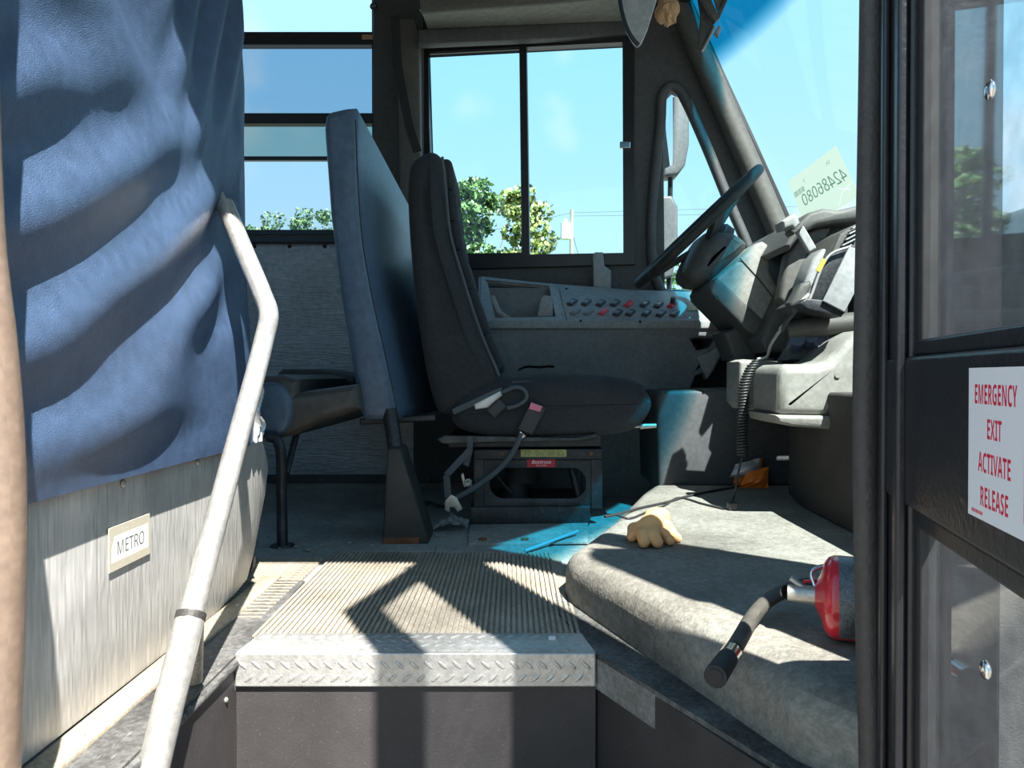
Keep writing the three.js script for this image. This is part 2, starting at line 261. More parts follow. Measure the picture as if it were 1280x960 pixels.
// left wall, cab part (the nose tapers in)
const cabP = V(-0.4, 0, -ZW), cabU = V(0.92, 0, 0.14).normalize(), cabN = cabU.clone().cross(V(0, 1, 0));
const cab = (px, py, off = 0) => { const p = atPlane(px, py, cabP.clone().addScaledVector(cabN, off), cabN).sub(cabP); return [p.dot(cabU), p.y]; };
const cabAll = (a, off) => a.map(([x, y]) => cab(x, y, off));
const quarter = [[831, 362], [829, 150], [831, 122], [840, 113], [850, 117], [858, 131], [880, 186], [908, 250], [935, 312], [950, 362]];
{
  const hole1 = cabAll([[531, 330], [526, 56], [787, 44], [788, 328]]), hole2 = cabAll(quarter);
  const edge = cabAll([[1040, 398], [985, 280], [884, 62], [860, 0], [846, -40]]);
  const o = obj('cab_wall', upright(cabP, cabU, [[-0.12, 0], [1.5, 0], [1.42, 0.75], ...edge, [1.0, CEIL], [-0.12, CEIL]], [hole1, hole2], 0.05, 0.004), M.trim, wl);
  o.userData.label = 'dark grey cab side lining';
  const rim = cabAll(quarter, 0.012).map(([s, y]) => cabP.clone().addScaledVector(cabU, s).addScaledVector(cabN, 0.012).setY(y));
  const c = rim.reduce((a, b) => a.add(b), V(0, 0, 0)).multiplyScalar(1 / rim.length);
  obj('quarter_rim', tube(rim.map((p) => p.clone().add(p.clone().sub(c).normalize().multiplyScalar(0.018))), 0.022, 120, 10, true), M.trim, wl);
  // rounded front pillar with black windscreen seal
  const pil = (px, off) => px.map(([x, y]) => { const [s, yy] = cab(x, y, off); return cabP.clone().addScaledVector(cabU, s).addScaledVector(cabN, off).setY(yy); });
  obj('front_pillar', tube(pil([[836, -30], [848, 0], [868, 50], [912, 150], [952, 240], [985, 318]], 0.04), 0.045, 24, 16), M.trimWarm, wl);
  obj('windscreen_seal', tube(pil([[846, -30], [859, 0], [872, 28], [899, 90], [936, 170], [972, 250], [1005, 322]], 0.03), 0.017, 30, 12), M.rubber, wl);
  //, upright(cabP, cabU, cabAll([[560, 344], [792, 336], [792, 362], [560, 362]]), [], 0.02).translate(0, 0, 0.03), M.dashDark, wl);
}
{ // driver's sliding window
  const w = struct('window_1', V(0, 1, -3.28), 'driver sliding window with two panes and black frame');
  const ring = (a, b, off, th, m, n) => obj(n, upright(cabP.clone().addScaledVector(cabN, off), cabU, cabAll(a, off), [cabAll(b, off)], th, 0.003), m, w);
  ring([[527, 338], [523, 52], [793, 38], [794, 331]], [[541, 321], [533, 65], [779, 52], [780, 317]], 0.02, 0.05, M.black, 'outer_frame');
  ring([[534, 322], [530, 64], [658, 58], [662, 320]], [[538, 318], [535, 67], [650, 61], [653, 317]], 0.005, 0.02, M.black, 'sliding_frame');
  obj('meeting_rail', upright(cabP.clone().addScaledVector(cabN, 0.015), cabU, cabAll([[653, 322], [649, 56], [658, 55], [662, 322]], 0.015), [], 0.03, 0.002), M.black, w);
  const sheet = (a, off) => { const s = new THREE.Shape(cabAll(a, off).map((p) => new THREE.Vector2(...p))); return new THREE.ShapeGeometry(s).applyMatrix4(new THREE.Matrix4().makeBasis(cabU, V(0, 1, 0), cabN).setPosition(cabP.clone().addScaledVector(cabN, off))); };
  obj('pane', sheet([[536, 324], [531, 60], [655, 56], [658, 324]], -0.004), M.glass, w);
  obj('pane', sheet([[654, 324], [652, 56], [783, 48], [784, 322]], -0.016), M.glass, w);
  const q = (a, b, c) => { const [s, y] = cab(a, b, c); return cabP.clone().addScaledVector(cabU, s).addScaledVector(cabN, c).setY(y); };
  const l = q(781, 182, 0.03); obj('latch', box(l.x - 0.022, l.x + 0.022, l.y - 0.014, l.y + 0.014, l.z - 0.008, l.z + 0.012, 0.004), M.chrome, w);
  const w3 = struct('window_3', V(0.7, 1, -3.2), 'small rounded quarter window beside the front pillar');
  obj('pane', sheet(quarter, -0.02), M.glass, w3);
}
{ // ceiling, header over the driver's window
  const c = struct('ceiling', V(0, CEIL, -2), 'bus roof with overhead liner');
  obj('roof_panel', plan([[-4.05, -3.4], [-4.05, -0.66], ...Array.from({ length: 14 }, (_, i) => { const z = -0.66 - 2.55 * i / 13; return [WX(CEIL, Math.max(-3.14, Math.min(-0.7, z))), z]; }), [0.3, -3.4]], CEIL, CEIL + 0.06), M.liner, c);
  obj('front_fascia', grid(30, 4, (a, b) => { const y = 1.96 + 0.42 * b, z = -3.14 + 2.46 * a; return V(WX(y, z), y, z); }), M.liner, c);
  obj('overhead_liner', grid(24, 8, (u, v) => { const a = atZ(524 + 270 * u, 12 - 20 * u, 2.92), b = atZ(536 + 252 * u, 41 - 7 * u, 3.2), p = a.lerp(b, v); p.y += 0.012 * Math.sin(Math.PI * v); return p; }), M.liner, c);
  obj('overhead_lip', slab([[520, -40], [800, -60], [800, -10], [690, 2], [526, 14]], 2.9, 0.035, { bevel: 0.012 }), M.trimWarm, c);
  obj('header_rail', slab([[522, 36], [796, 24], [796, 42], [522, 54]], 3.15, 0.06, { bevel: 0.01 }), M.trim, c);
  obj('cross_beam', box(-0.62, -0.3, CEIL - 0.16, CEIL, -3.3, -2.6, 0.02), M.trim, c);
}
// right wall with the door opening, front quarter window and passenger windows behind the curtain
const wr = struct('wall_right', V(0, 0, -ZD), 'door side wall of the bus with entrance opening');
{
  const u = V(1, 0, 0), P = V(0, 0, -ZD);
  const doorHole = [[-0.505, -0.7], [0.352, -0.7], [0.352, 1.86], [-0.505, 1.86]];
  const front = [[0.44, 0.45], [0.55, 0.45], [0.55, 0.93], [0.92, 0.93], [0.5, 1.86], [0.44, 1.86]];
  const rear = [[-3.6, 1.05], [-1.0, 1.05], [-1.0, 2.15], [-3.6, 2.15]];
  obj('body_side', upright(P, u, [[-4.05, -0.72], [1.45, -0.72], [1.35, 0.55], [1.02, 0.84], [0.4, 2.18], [0.36, CEIL], [-4.05, CEIL]], [doorHole, front, rear], 0.05), M.trim, wr);
  obj('rear_end', box(-4.1, -4.04, -0.7, CEIL, -3.4, -0.66, 0), M.trim, wr);
  obj('pane', new THREE.PlaneGeometry(2.6, 1.1).translate(-2.3, 1.6, -ZD - 0.02), M.tint, wr);
  obj('pane', new THREE.ShapeGeometry(new THREE.Shape(front.map((p) => new THREE.Vector2(...p)))).translate(0, 0, -ZD - 0.025), M.clear, wr);
}
{ // door jamb at the rear, brown in the sun
  const t = struct('trim_2', V(-0.45, -0.7, -ZD), 'brown grey rubber door seal beside the blue curtain');
  obj('jamb_face', box(-0.56, -0.5, -0.72, 1.86, -ZD - 0.05, -ZD + 0.03, 0.006), M.sealBrown, t);
  const pts = [[6, 300], [20, 420], [30, 540], [33, 640], [31, 760], [28, 860], [25, 960]].map(([x, y]) => atZ(x, y, ZD)); pts.unshift(V(pts[0].x - 0.012, 1.2, -ZD)); pts.push(V(pts[6].x - 0.003, -0.7, -ZD));
  obj('rubber_seal', tube(pts.map((p) => p.add(V(-0.022, 0, 0))), 0.02, 60, 14), M.sealBrown, t);
}
{ // windscreen: curved glass with a blue shade band dyed into its top
  const w = struct('window_4', V(1.1, 0.8, -1.95), 'curved windscreen with deep blue shade band at its top');
  const band = dtex(64, (u, v) => { const y = 0.7 + v * 1.5, y0 = 1.66 + 0.16 * Math.sin(Math.PI * Math.min(1, Math.max(0, u))) ** 0.8, k = Math.max(0, Math.min(1, (y - y0) / 0.08)); return [236 - 214 * k, 248 - 118 * k, 251 - 87 * k]; }, true, 256); band.wrapT = band.wrapS = THREE.ClampToEdgeWrapping;
  const fx = WX;
  obj('pane', grid(40, 30, (a, b) => { const y = 0.7 + 1.26 * b, z = -3.12 + 2.34 * a; return V(fx(y, z), y, z); }, (a, b) => [a, b * 0.84]), mat([1, 1, 1], 0.02, { transmission: 1, thickness: 0, map: band }), w, true);
  obj('top_frame', tube(Array.from({ length: 12 }, (_, i) => { const z = -3.12 + 2.34 * i / 11; return V(fx(1.97, z), 1.97, z); }), 0.025), M.rubber, w);
  obj('corner_post', tube(Array.from({ length: 8 }, (_, i) => { const y = 0.6 + 1.6 * i / 7; return V(fx(y, -0.79), y, -0.79); }), 0.035), M.rubber, w);
}
sobj('wall_front', plan([[1.02, -3.2], [1.35, -2.6], [1.42, -1.95], [1.35, -1.3], [1.1, -0.75], [1.2, -0.72], [1.5, -1.3], [1.52, -1.95], [1.5, -2.6], [1.1, -3.25]], -0.6, 0.72), M.trim, 'dark front bulkhead below the windscreen');

// ---------------------------------------------------------------- engine cover and footwell
tag(obj('engine_cover', plan([[0.112, -1.6], [0.12, -1.52], [0.335, -0.9], [0.44, -0.76], [0.97, -0.76], [0.97, -2.57], [0.46, -2.57], [0.4, -2.42], [0.25, -1.95]], -0.04, 0.1, { bevel: 0.05, seg: 8 }), M.cover), 'large dusty grey rubber engine cover with rounded edge', 'engine cover');
(obj('wheel_housing', slab([[821, 500], [826, 489], [1100, 478], [1110, 606], [824, 610]], 2.56, 0.6, { bevel: 0.02 }), M.trim, wl));
{ // lower wall under the console
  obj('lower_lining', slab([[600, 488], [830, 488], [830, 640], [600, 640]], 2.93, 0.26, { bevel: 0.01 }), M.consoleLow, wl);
}

// ---------------------------------------------------------------- partition: aluminium panel, blue vinyl, grab rail
const XP = -0.56;
{
  const t = thing('modesty_panel', V(XP, 0, -1.2), 'dull aluminium partition panel marked METRO beside the steps', 'panel');
  const out = [[0.765, 0.015], [1.44, 0.01], [1.56, 0.02], [1.62, 0.03], [1.66, 0.07], [1.70, 0.13], [1.74, 0.19], [1.763, 0.245], [1.757, 0.27], [1.735, 0.30], [1.71, 0.33], [1.66, 0.37], [1.58, 0.42], [0.765, 0.42]];
  const s = new THREE.Shape(out.map(([d, y]) => new THREE.Vector2(d, y)));
  const g = new THREE.ExtrudeGeometry(s, { depth: 0.012, bevelEnabled: true, bevelSize: 0.002, bevelThickness: 0.002, bevelOffset: -0.002, bevelSegments: 2 });
  g.applyMatrix4(new THREE.Matrix4().makeBasis(V(0, 0, -1), V(0, 1, 0), V(1, 0, 0)).setPosition(XP - 0.014, 0, 0));
  obj('sheet', toCreasedNormals(g, 0.6), M.alum, t);
  const onP = (px, py, off = 0) => { const r = ray(px, py); return r.multiplyScalar((XP + off) / r.x).add(EYE); };
  for (const [px, py] of [[247, 577], [154, 604]]) { const p = onP(px, py, 0.002); obj('rivet', new THREE.SphereGeometry(0.006, 12, 8).scale(0.5, 1, 1).translate(p.x, p.y, p.z), M.zinc, t); }
  //, tube([[1.44, 0.012], [1.6, 0.03], [1.66, 0.07], [1.715, 0.16], [1.765, 0.245], [1.73, 0.305]].map(([d, y]) => V(XP + 0.002, y, -d)), 0.007, 60, 8), M.alum, t);
  obj('base_angle', plan([[XP, -0.765], [XP + 0.042, -0.765], [XP + 0.042, -1.72], [XP, -1.72]], 0.0, 0.012, { bevel: 0.002 }), M.angle, t);
  for (const d of [0.95, 1.33, 1.5]) obj('rivet', new THREE.SphereGeometry(0.006, 12, 8).scale(1, 0.4, 1).translate(XP + 0.024, 0.012, -d), M.zinc, t);
  // the METRO plate
  const cv = document.createElement('canvas'); cv.width = 512; cv.height = 256; const c = cv.getContext('2d');
  c.fillStyle = '#b9b3a2'; c.fillRect(0, 0, 512, 256); c.fillStyle = '#c9c4b6'; for (let i = 0; i < 260; i++) c.fillRect(rr(0, 512), rr(0, 256), rr(2, 12), rr(2, 9));
  c.fillStyle = '#f4f3ee'; c.beginPath(); c.moveTo(26, 130); c.lineTo(60, 56); c.lineTo(488, 56); c.lineTo(488, 206); c.lineTo(26, 206); c.fill();
  c.fillStyle = '#454a50'; c.font = '110px sans-serif'; c.textAlign = 'center'; c.textBaseline = 'middle'; c.fillText('METRO', 262, 134, 390);
  const tx = new THREE.CanvasTexture(cv); tx.colorSpace = THREE.SRGBColorSpace;
  const a = onP(136, 690, 0.003), b = onP(187, 669, 0.003), L = a.z - b.z;
  const pg = new THREE.BoxGeometry(L, 0.062, 0.0012).rotateY(Math.PI / 2).translate(XP + 0.003, (a.y + b.y) / 2 + 0.002, (a.z + b.z) / 2);
  const plate = obj('name_plate', pg, mat([0.95, 0.95, 0.95], 0.5, { map: tx }), t, true); plate.userData.label = 'white plate lettered METRO';
  // torn vinyl scraps hanging at its rear corner
  const sc = grid(10, 14, (u, v) => V(XP + 0.012 + 0.012 * Math.sin(u * 9 + v * 7), 0.44 - 0.12 * v, -1.62 - 0.045 * u - 0.02 * Math.sin(v * 11) * 0.4));
  tag(obj('torn_vinyl_scrap', sc, M.silver), 'crumpled silvery torn scrap hanging at the panel corner', 'scrap');
}
{
  const edgeZ = (y) => 1.63 - 0.11 * (y - 0.44) * 0.8 + 0.012 * Math.sin(y * 7);
  const ss = (a, b, x) => { const t = Math.min(1, Math.max(0, (x - a) / (b - a))); return t * t * (3 - 2 * t); };
  const bulge = (d, y) => {
    const low = ss(0.95, 0.75, y), W2 = Math.PI * 2, n = fbm(d * 0.31 + 0.1, y * 0.31, 6, 3, 101) - 0.5;
    let h = 0.022 + 0.0095 * Math.sin(W2 * (y - (0.2 + 0.35 * ss(0.35, 0.55, y)) * (d - 0.88) - 0.345 + 0.06 * n) / 0.15 + 1.0) * low * ss(1.62, 1.3, d);   // folds run up and away from the door
    h += 0.012 * Math.sin(W2 * (y + 0.75 * (d - 0.88) + 0.1 * n) / 0.26 + 2.2) * (1 - low) * ss(1.4, 1.1, d);
    h += 0.011 * Math.sin((d - 0.42 * (y - 0.7)) * 62) * ss(0.72, 1.15, y) * ss(1.12, 1.32, d);   // upright pleats towards the rail end
    h += 0.03 * n;
    const r = Math.hypot((d - 1.435) * 1.4, (y - 0.7)); h -= 0.018 * Math.exp(-r * r / 0.012);
    h = h * ss(0.3, 0.42, y) + 0.016 * (1 - ss(0.3, 0.42, y));
    return h;
  };
  const nu = 120, nv = 170, front = (u, v) => { const y = 0.318 + 1.65 * v, d = 0.765 + (edgeZ(y) - 0.765) * u; return V(XP + 0.006 + Math.max(0.002, bulge(d, y)) * Math.min(1, 12 * (1 - u) + 0.15), y, -d); };
  const g1 = grid(nu, nv, (u, v) => front(1 - u, v), (u, v) => [u, v * 1.7]), g2 = grid(4, 4, (u, v) => { const p = front(u, v); p.x = XP + 0.001; return p; }, (u, v) => [u, v]);
  const hem = grid(nu, 2, (u, v) => { const p = front(u, 0); p.x += (XP + 0.001 - p.x) * v; return p; }, (u, v) => [u, v]), side = grid(2, nv, (u, v) => { const p = front(1, v); p.x += (XP + 0.001 - p.x) * u; return p; });
  tag(obj('vinyl_curtain', [g1, g2, hem, side], M.vinyl, scene, true), 'wrinkled glossy blue vinyl cover stretched over the partition', 'curtain');
}
{
  const t = thing('grab_rail', V(-0.45, 0, -1), 'bent scuffed steel grab rail rising beside the steps', 'handrail');
  const a = atZ(272, 236, 1.44), a2 = atZ(281, 256, 1.425), b = atZ(303, 308, 1.385), k0 = atZ(328, 368, 1.335), k = atZ(336, 393, 1.318), k1 = atZ(330, 425, 1.305), c = V(-0.4335, 0.135, -1.032), e = V(-0.436, -0.015, -0.93), f = V(-0.436, -0.26, -0.765);
  obj('upper_tube', mergeGeometries([tube([a2, b, k0, k, k1, k1.clone().lerp(c, 0.5), c], 0.0165, 90, 16).toNonIndexed()]), M.steel, t);
  obj('flattened_end', rod(a, b, 0.006, 0.0165, 16), M.steel, t);
  const bolt = atZ(274, 238, 1.43); obj('bolt', new THREE.SphereGeometry(0.005, 10, 8).translate(bolt.x, bolt.y, bolt.z), M.zinc, t);
  obj('lower_sleeve', tube([c, e, f], 0.0192, 40, 18), M.steel, t);
  obj('sleeve_collar', rod(c.clone().lerp(e, -0.03), c.clone().lerp(e, 0.02), 0.0202), M.legMetal, t);
  const foot = V(-0.47, 0.008, -1.13); obj('foot_tube', tube([c.clone().lerp(k1, 0.12), V(-0.452, 0.12, -1.095), V(-0.467, 0.07, -1.127), foot], 0.0125, 24, 12), M.angle, t);
}
{ // small black bracket by the panel end
  const p = atY(304, 735, 0); tag(obj('floor_bracket', [box(p.x - 0.03, p.x, 0.001, 0.05, p.z - 0.01, p.z - 0.004, 0.002), new THREE.CylinderGeometry(0.028, 0.028, 0.012, 16, 1, false).rotateX(Math.PI / 2).translate(p.x - 0.012, 0.05, p.z - 0.03)], M.rubber), 'small black round-topped bracket at the panel foot', 'bracket');
}

// ---------------------------------------------------------------- open door leaf and front jamb
{
  const t = struct('trim_3', V(0.33, -0.7, -ZD), 'black front door post with thick rubber edge');
  obj('post', box(0.354, 0.436, -0.72, 1.86, -ZD - 0.055, -ZD + 0.02, 0.006), M.black, t);
  const pts = [[1091, 0], [1088, 200], [1084, 400], [1082, 520], [1083, 640], [1086, 800], [1090, 960]].map(([x, y]) => atZ(x, y, ZD)); pts.unshift(V(pts[0].x + 0.006, 1.85, -ZD)); pts.push(V(pts[6].x + 0.006, -0.7, -ZD));
  obj('rubber_edge', tube(pts, 0.0115, 70, 14), M.seal, t);
  obj('post_bead', box(0.352, 0.358, -0.72, 1.85, -ZD + 0.015, -ZD + 0.024, 0.003), M.black, t);

  const D = struct('door_1', V(0.34, -0.7, -0.68), 'open black framed glass door leaf with emergency exit sticker');
  const P0 = V(0.336, 0, -0.672), u = V(-0.24, 0, 1).normalize(), n = u.clone().cross(V(0, 1, 0)), L = 0.43;    // n faces the camera
  const lp = (px, py, off = 0) => { const p = atPlane(px, py, P0.clone().addScaledVector(n, off), n).sub(P0); return [p.dot(u), p.y]; };
  const B = new THREE.Matrix4().makeBasis(u, V(0, 1, 0), n.clone().negate().multiplyScalar(-1)).setPosition(P0);
  const mk = (s0, s1, y0, y1, o0, o1, r = 0.003) => { const g = box(s0, s1, y0, y1, o0, o1, r); const m = new THREE.Matrix4().makeBasis(u, V(0, 1, 0), u.clone().cross(V(0, 1, 0))).setPosition(P0); return g.applyMatrix4(m); };
  const side = Math.sign(n.dot(u.clone().cross(V(0, 1, 0))));        // which local z looks at the camera
  const slabL = (s0, s1, y0, y1, o0, o1, r) => side > 0 ? mk(s0, s1, y0, y1, o0, o1, r) : mk(s0, s1, y0, y1, -o1, -o0, r);
  const yU = lp(1200, 418)[1], yR1 = lp(1150, 446)[1], yR0 = lp(1150, 630)[1], yL = lp(1150, 654)[1], sG = 0.1, sE = 0.33;
  obj('hinge_stile', slabL(-0.03, sG - 0.012, -0.62, 1.95, -0.012, 0.012, 0.004), M.black, D);
  obj('stile_bead', slabL(0.02, 0.03, -0.62, 1.95, 0.012, 0.018, 0.003), M.black, D);
  obj('stile_bead', slabL(sG - 0.026, sG - 0.012, -0.62, 1.95, 0.012, 0.02, 0.003), M.black, D);
  obj('free_stile', slabL(sE, L, -0.62, 1.95, -0.012, 0.012, 0.004), M.black, D);
  obj('top_rail', slabL(0.0, L, 1.83, 1.95, -0.011, 0.011, 0.004), M.black, D);
  obj('bottom_rail', slabL(0.0, L, -0.62, -0.5, -0.011, 0.011, 0.004), M.black, D);
  obj('middle_rail', slabL(0.002, L, yR0, yR1, -0.011, 0.014, 0.004), M.black, D);
  obj('rail_bead', slabL(0.02, L, yR1, yU, -0.009, 0.008, 0.003), M.black, D);
  obj('rail_bead', slabL(0.02, L, yL, yR0, -0.009, 0.008, 0.003), M.black, D);
  obj('glazing_seal', slabL(sG - 0.012, sG, -0.5, 1.83, -0.006, 0.006, 0.002), M.rubber, D);
  const pane = (y0, y1) => { const g = new THREE.PlaneGeometry(sE - sG + 0.01, y1 - y0).translate((sG + sE) / 2, (y0 + y1) / 2, 0).applyMatrix4(new THREE.Matrix4().makeBasis(u, V(0, 1, 0), u.clone().cross(V(0, 1, 0))).setPosition(P0)); obj('pane', g, M.doorGlass, D); };
  pane(yU, 1.83); pane(-0.5, yL);
  for (const [px, py] of [[1247, 112], [1241, 838]]) { const [s, y] = lp(px, py, -0.004); const g = new THREE.SphereGeometry(0.006, 14, 10).scale(1, 1, 0.5).applyMatrix4(new THREE.Matrix4().makeBasis(u, V(0, 1, 0), u.clone().cross(V(0, 1, 0))).setPosition(P0.clone().addScaledVector(u, s).setY(y))); obj('screw_head', g, M.chrome, D); }
  // EMERGENCY EXIT sticker
  const cv = document.createElement('canvas'); cv.width = 1024; cv.height = 512; const c = cv.getContext('2d'); c.fillStyle = '#e9ecf2'; c.fillRect(0, 0, 1024, 512);
  c.fillStyle = '#d8123c'; c.textAlign = 'center'; c.textBaseline = 'middle'; c.font = 'bold 92px sans-serif';
  ['EMERGENCY', 'EXIT', 'ACTIVATE', 'RELEASE'].forEach((w, i) => { c.save(); c.translate(196, 90 + i * 114); c.scale(0.55, 1); c.fillText(w, 0, 0); c.restore(); });
  c.fillRect(390, 60, 14, 400); c.fillRect(390, 60, 580, 14); c.fillRect(390, 446, 580, 14); for (let i = 0; i < 8; i++) c.fillRect(30 + i * 11, 484, 8, 12);
  const tx = new THREE.CanvasTexture(cv); tx.colorSpace = THREE.SRGBColorSpace;
  const A = lp(1210, 460, 0.016), Bq = lp(1210, 642, 0.016), w = 0.205, hh = A[1] - Bq[1];
  const q = [[A[0], Bq[1]], [A[0] + w, Bq[1]], [A[0] + w, A[1]], [A[0], A[1]]], gs = new THREE.BufferGeometry();
  const pos = q.flatMap(([s, y]) => P0.clone().addScaledVector(u, s).addScaledVector(n, 0.0155).setY(y).toArray());
  gs.setAttribute('position', new THREE.Float32BufferAttribute(pos, 3)); gs.setAttribute('uv', new THREE.Float32BufferAttribute([0, 0, 1, 0, 1, 1, 0, 1], 2)); gs.setIndex([0, 1, 2, 0, 2, 3]); gs.computeVertexNormals();
  obj('exit_sticker', gs, mat([0.9, 0.9, 0.9], 0.4, { map: tx }), D, true).userData.label = 'white sticker lettered EMERGENCY EXIT ACTIVATE RELEASE in red';
}

// ---------------------------------------------------------------- passenger seats
{
  const t = thing('passenger_seat_back', V(-0.3, 0, -2.15), 'tall blue vinyl seat back standing behind the driver seat', 'seat');
  let g = slab([[403, 160], [405, 143], [412, 137], [430, 133], [443, 132], [446, 140], [446, 220], [452, 300], [465, 375], [482, 450], [497, 515], [490, 526], [455, 526], [447, 512], [434, 430], [424, 370], [411, 270]], 2.18, 0.86, { bevel: 0.028, seg: 6 });
  g = warp(g, (v) => { const k = (-2.18 - v.z); v.x += k * 0.1; const top = 1.235 - 0.24 * Math.max(0, k - 0.28) - 0.14 * Math.max(0, k - 0.5); if (v.y > top - 0.1) v.y = Math.min(v.y, top - (1.235 - v.y) * 0.3 > v.y ? v.y : top - (1.235 - v.y) * 0.6); });
  obj('cushion_back', g, M.vinylSeat, t);
  obj('seam', tube([[444.5, 150], [447, 220], [453, 300], [466, 375], [483, 450], [496, 512]].map(([x, y]) => atZ(x, y, 2.178)), 0.0016, 60, 6), M.blackMatte, t);
  obj('pedestal', slab([[484, 562], [494, 560], [500, 562], [535, 672], [535, 680], [478, 682], [478, 672]], 2.1, 0.14, { bevel: 0.006 }), M.legMetal, t);
  obj('pedestal_tube', rod(atZ(487, 512, 2.2), atZ(500, 600, 2.16), 0.022), M.seatMetal, t);
  obj('rust_patch', slab([[479, 673], [524, 672], [524, 680], [479, 681]], 2.098, 0.003, { bevel: 0.0008 }), M.rust, t);
  obj('seat_rail', bar(atZ(450, 527, 2.3), atZ(545, 522, 2.3), 0.02, 0.02), M.seatMetal, t);
}
{
  const t = thing('bench_seat', V(-0.65, 0, -2.2), 'low brown and blue vinyl passenger bench beyond the partition', 'seat');
  const g = slab([[300, 478], [318, 470], [350, 468], [372, 474], [372, 490], [445, 480], [450, 512], [404, 527], [366, 545], [345, 549], [300, 549]], 2.12, 0.95, { bevel: 0.035, seg: 6 });
  obj('seat_cushion', g, M.vinylBrown, t);
  obj('end_cap', slab([[318, 484], [330, 478], [352, 482], [362, 498], [364, 520], [355, 540], [342, 545], [318, 541]], 2.104, 0.05, { bevel: 0.018, smooth: true, seg: 5 }), M.vinylSeat, t);
  obj('rear_pad', slab([[346, 466], [352, 461], [400, 461], [445, 470], [445, 482], [346, 480]], 2.75, 0.3, { bevel: 0.02 }), M.vinylBrown, t);
  obj('leg', tube([atZ(335, 545, 2.09), atZ(346, 550, 2.09), atZ(351, 566, 2.085), atZ(352, 620, 2.08), atY(353, 684, 0.0)], 0.0145, 50, 12), M.seatMetal, t);
  obj('brace', rod(atZ(372, 536, 2.2), atZ(358, 592, 2.1), 0.009), M.seatMetal, t);
  const f = atY(353, 683, 0); obj('foot_plate', new THREE.CylinderGeometry(0.03, 0.033, 0.006, 18).translate(f.x, 0.003, f.z), M.seatMetal, t);
}

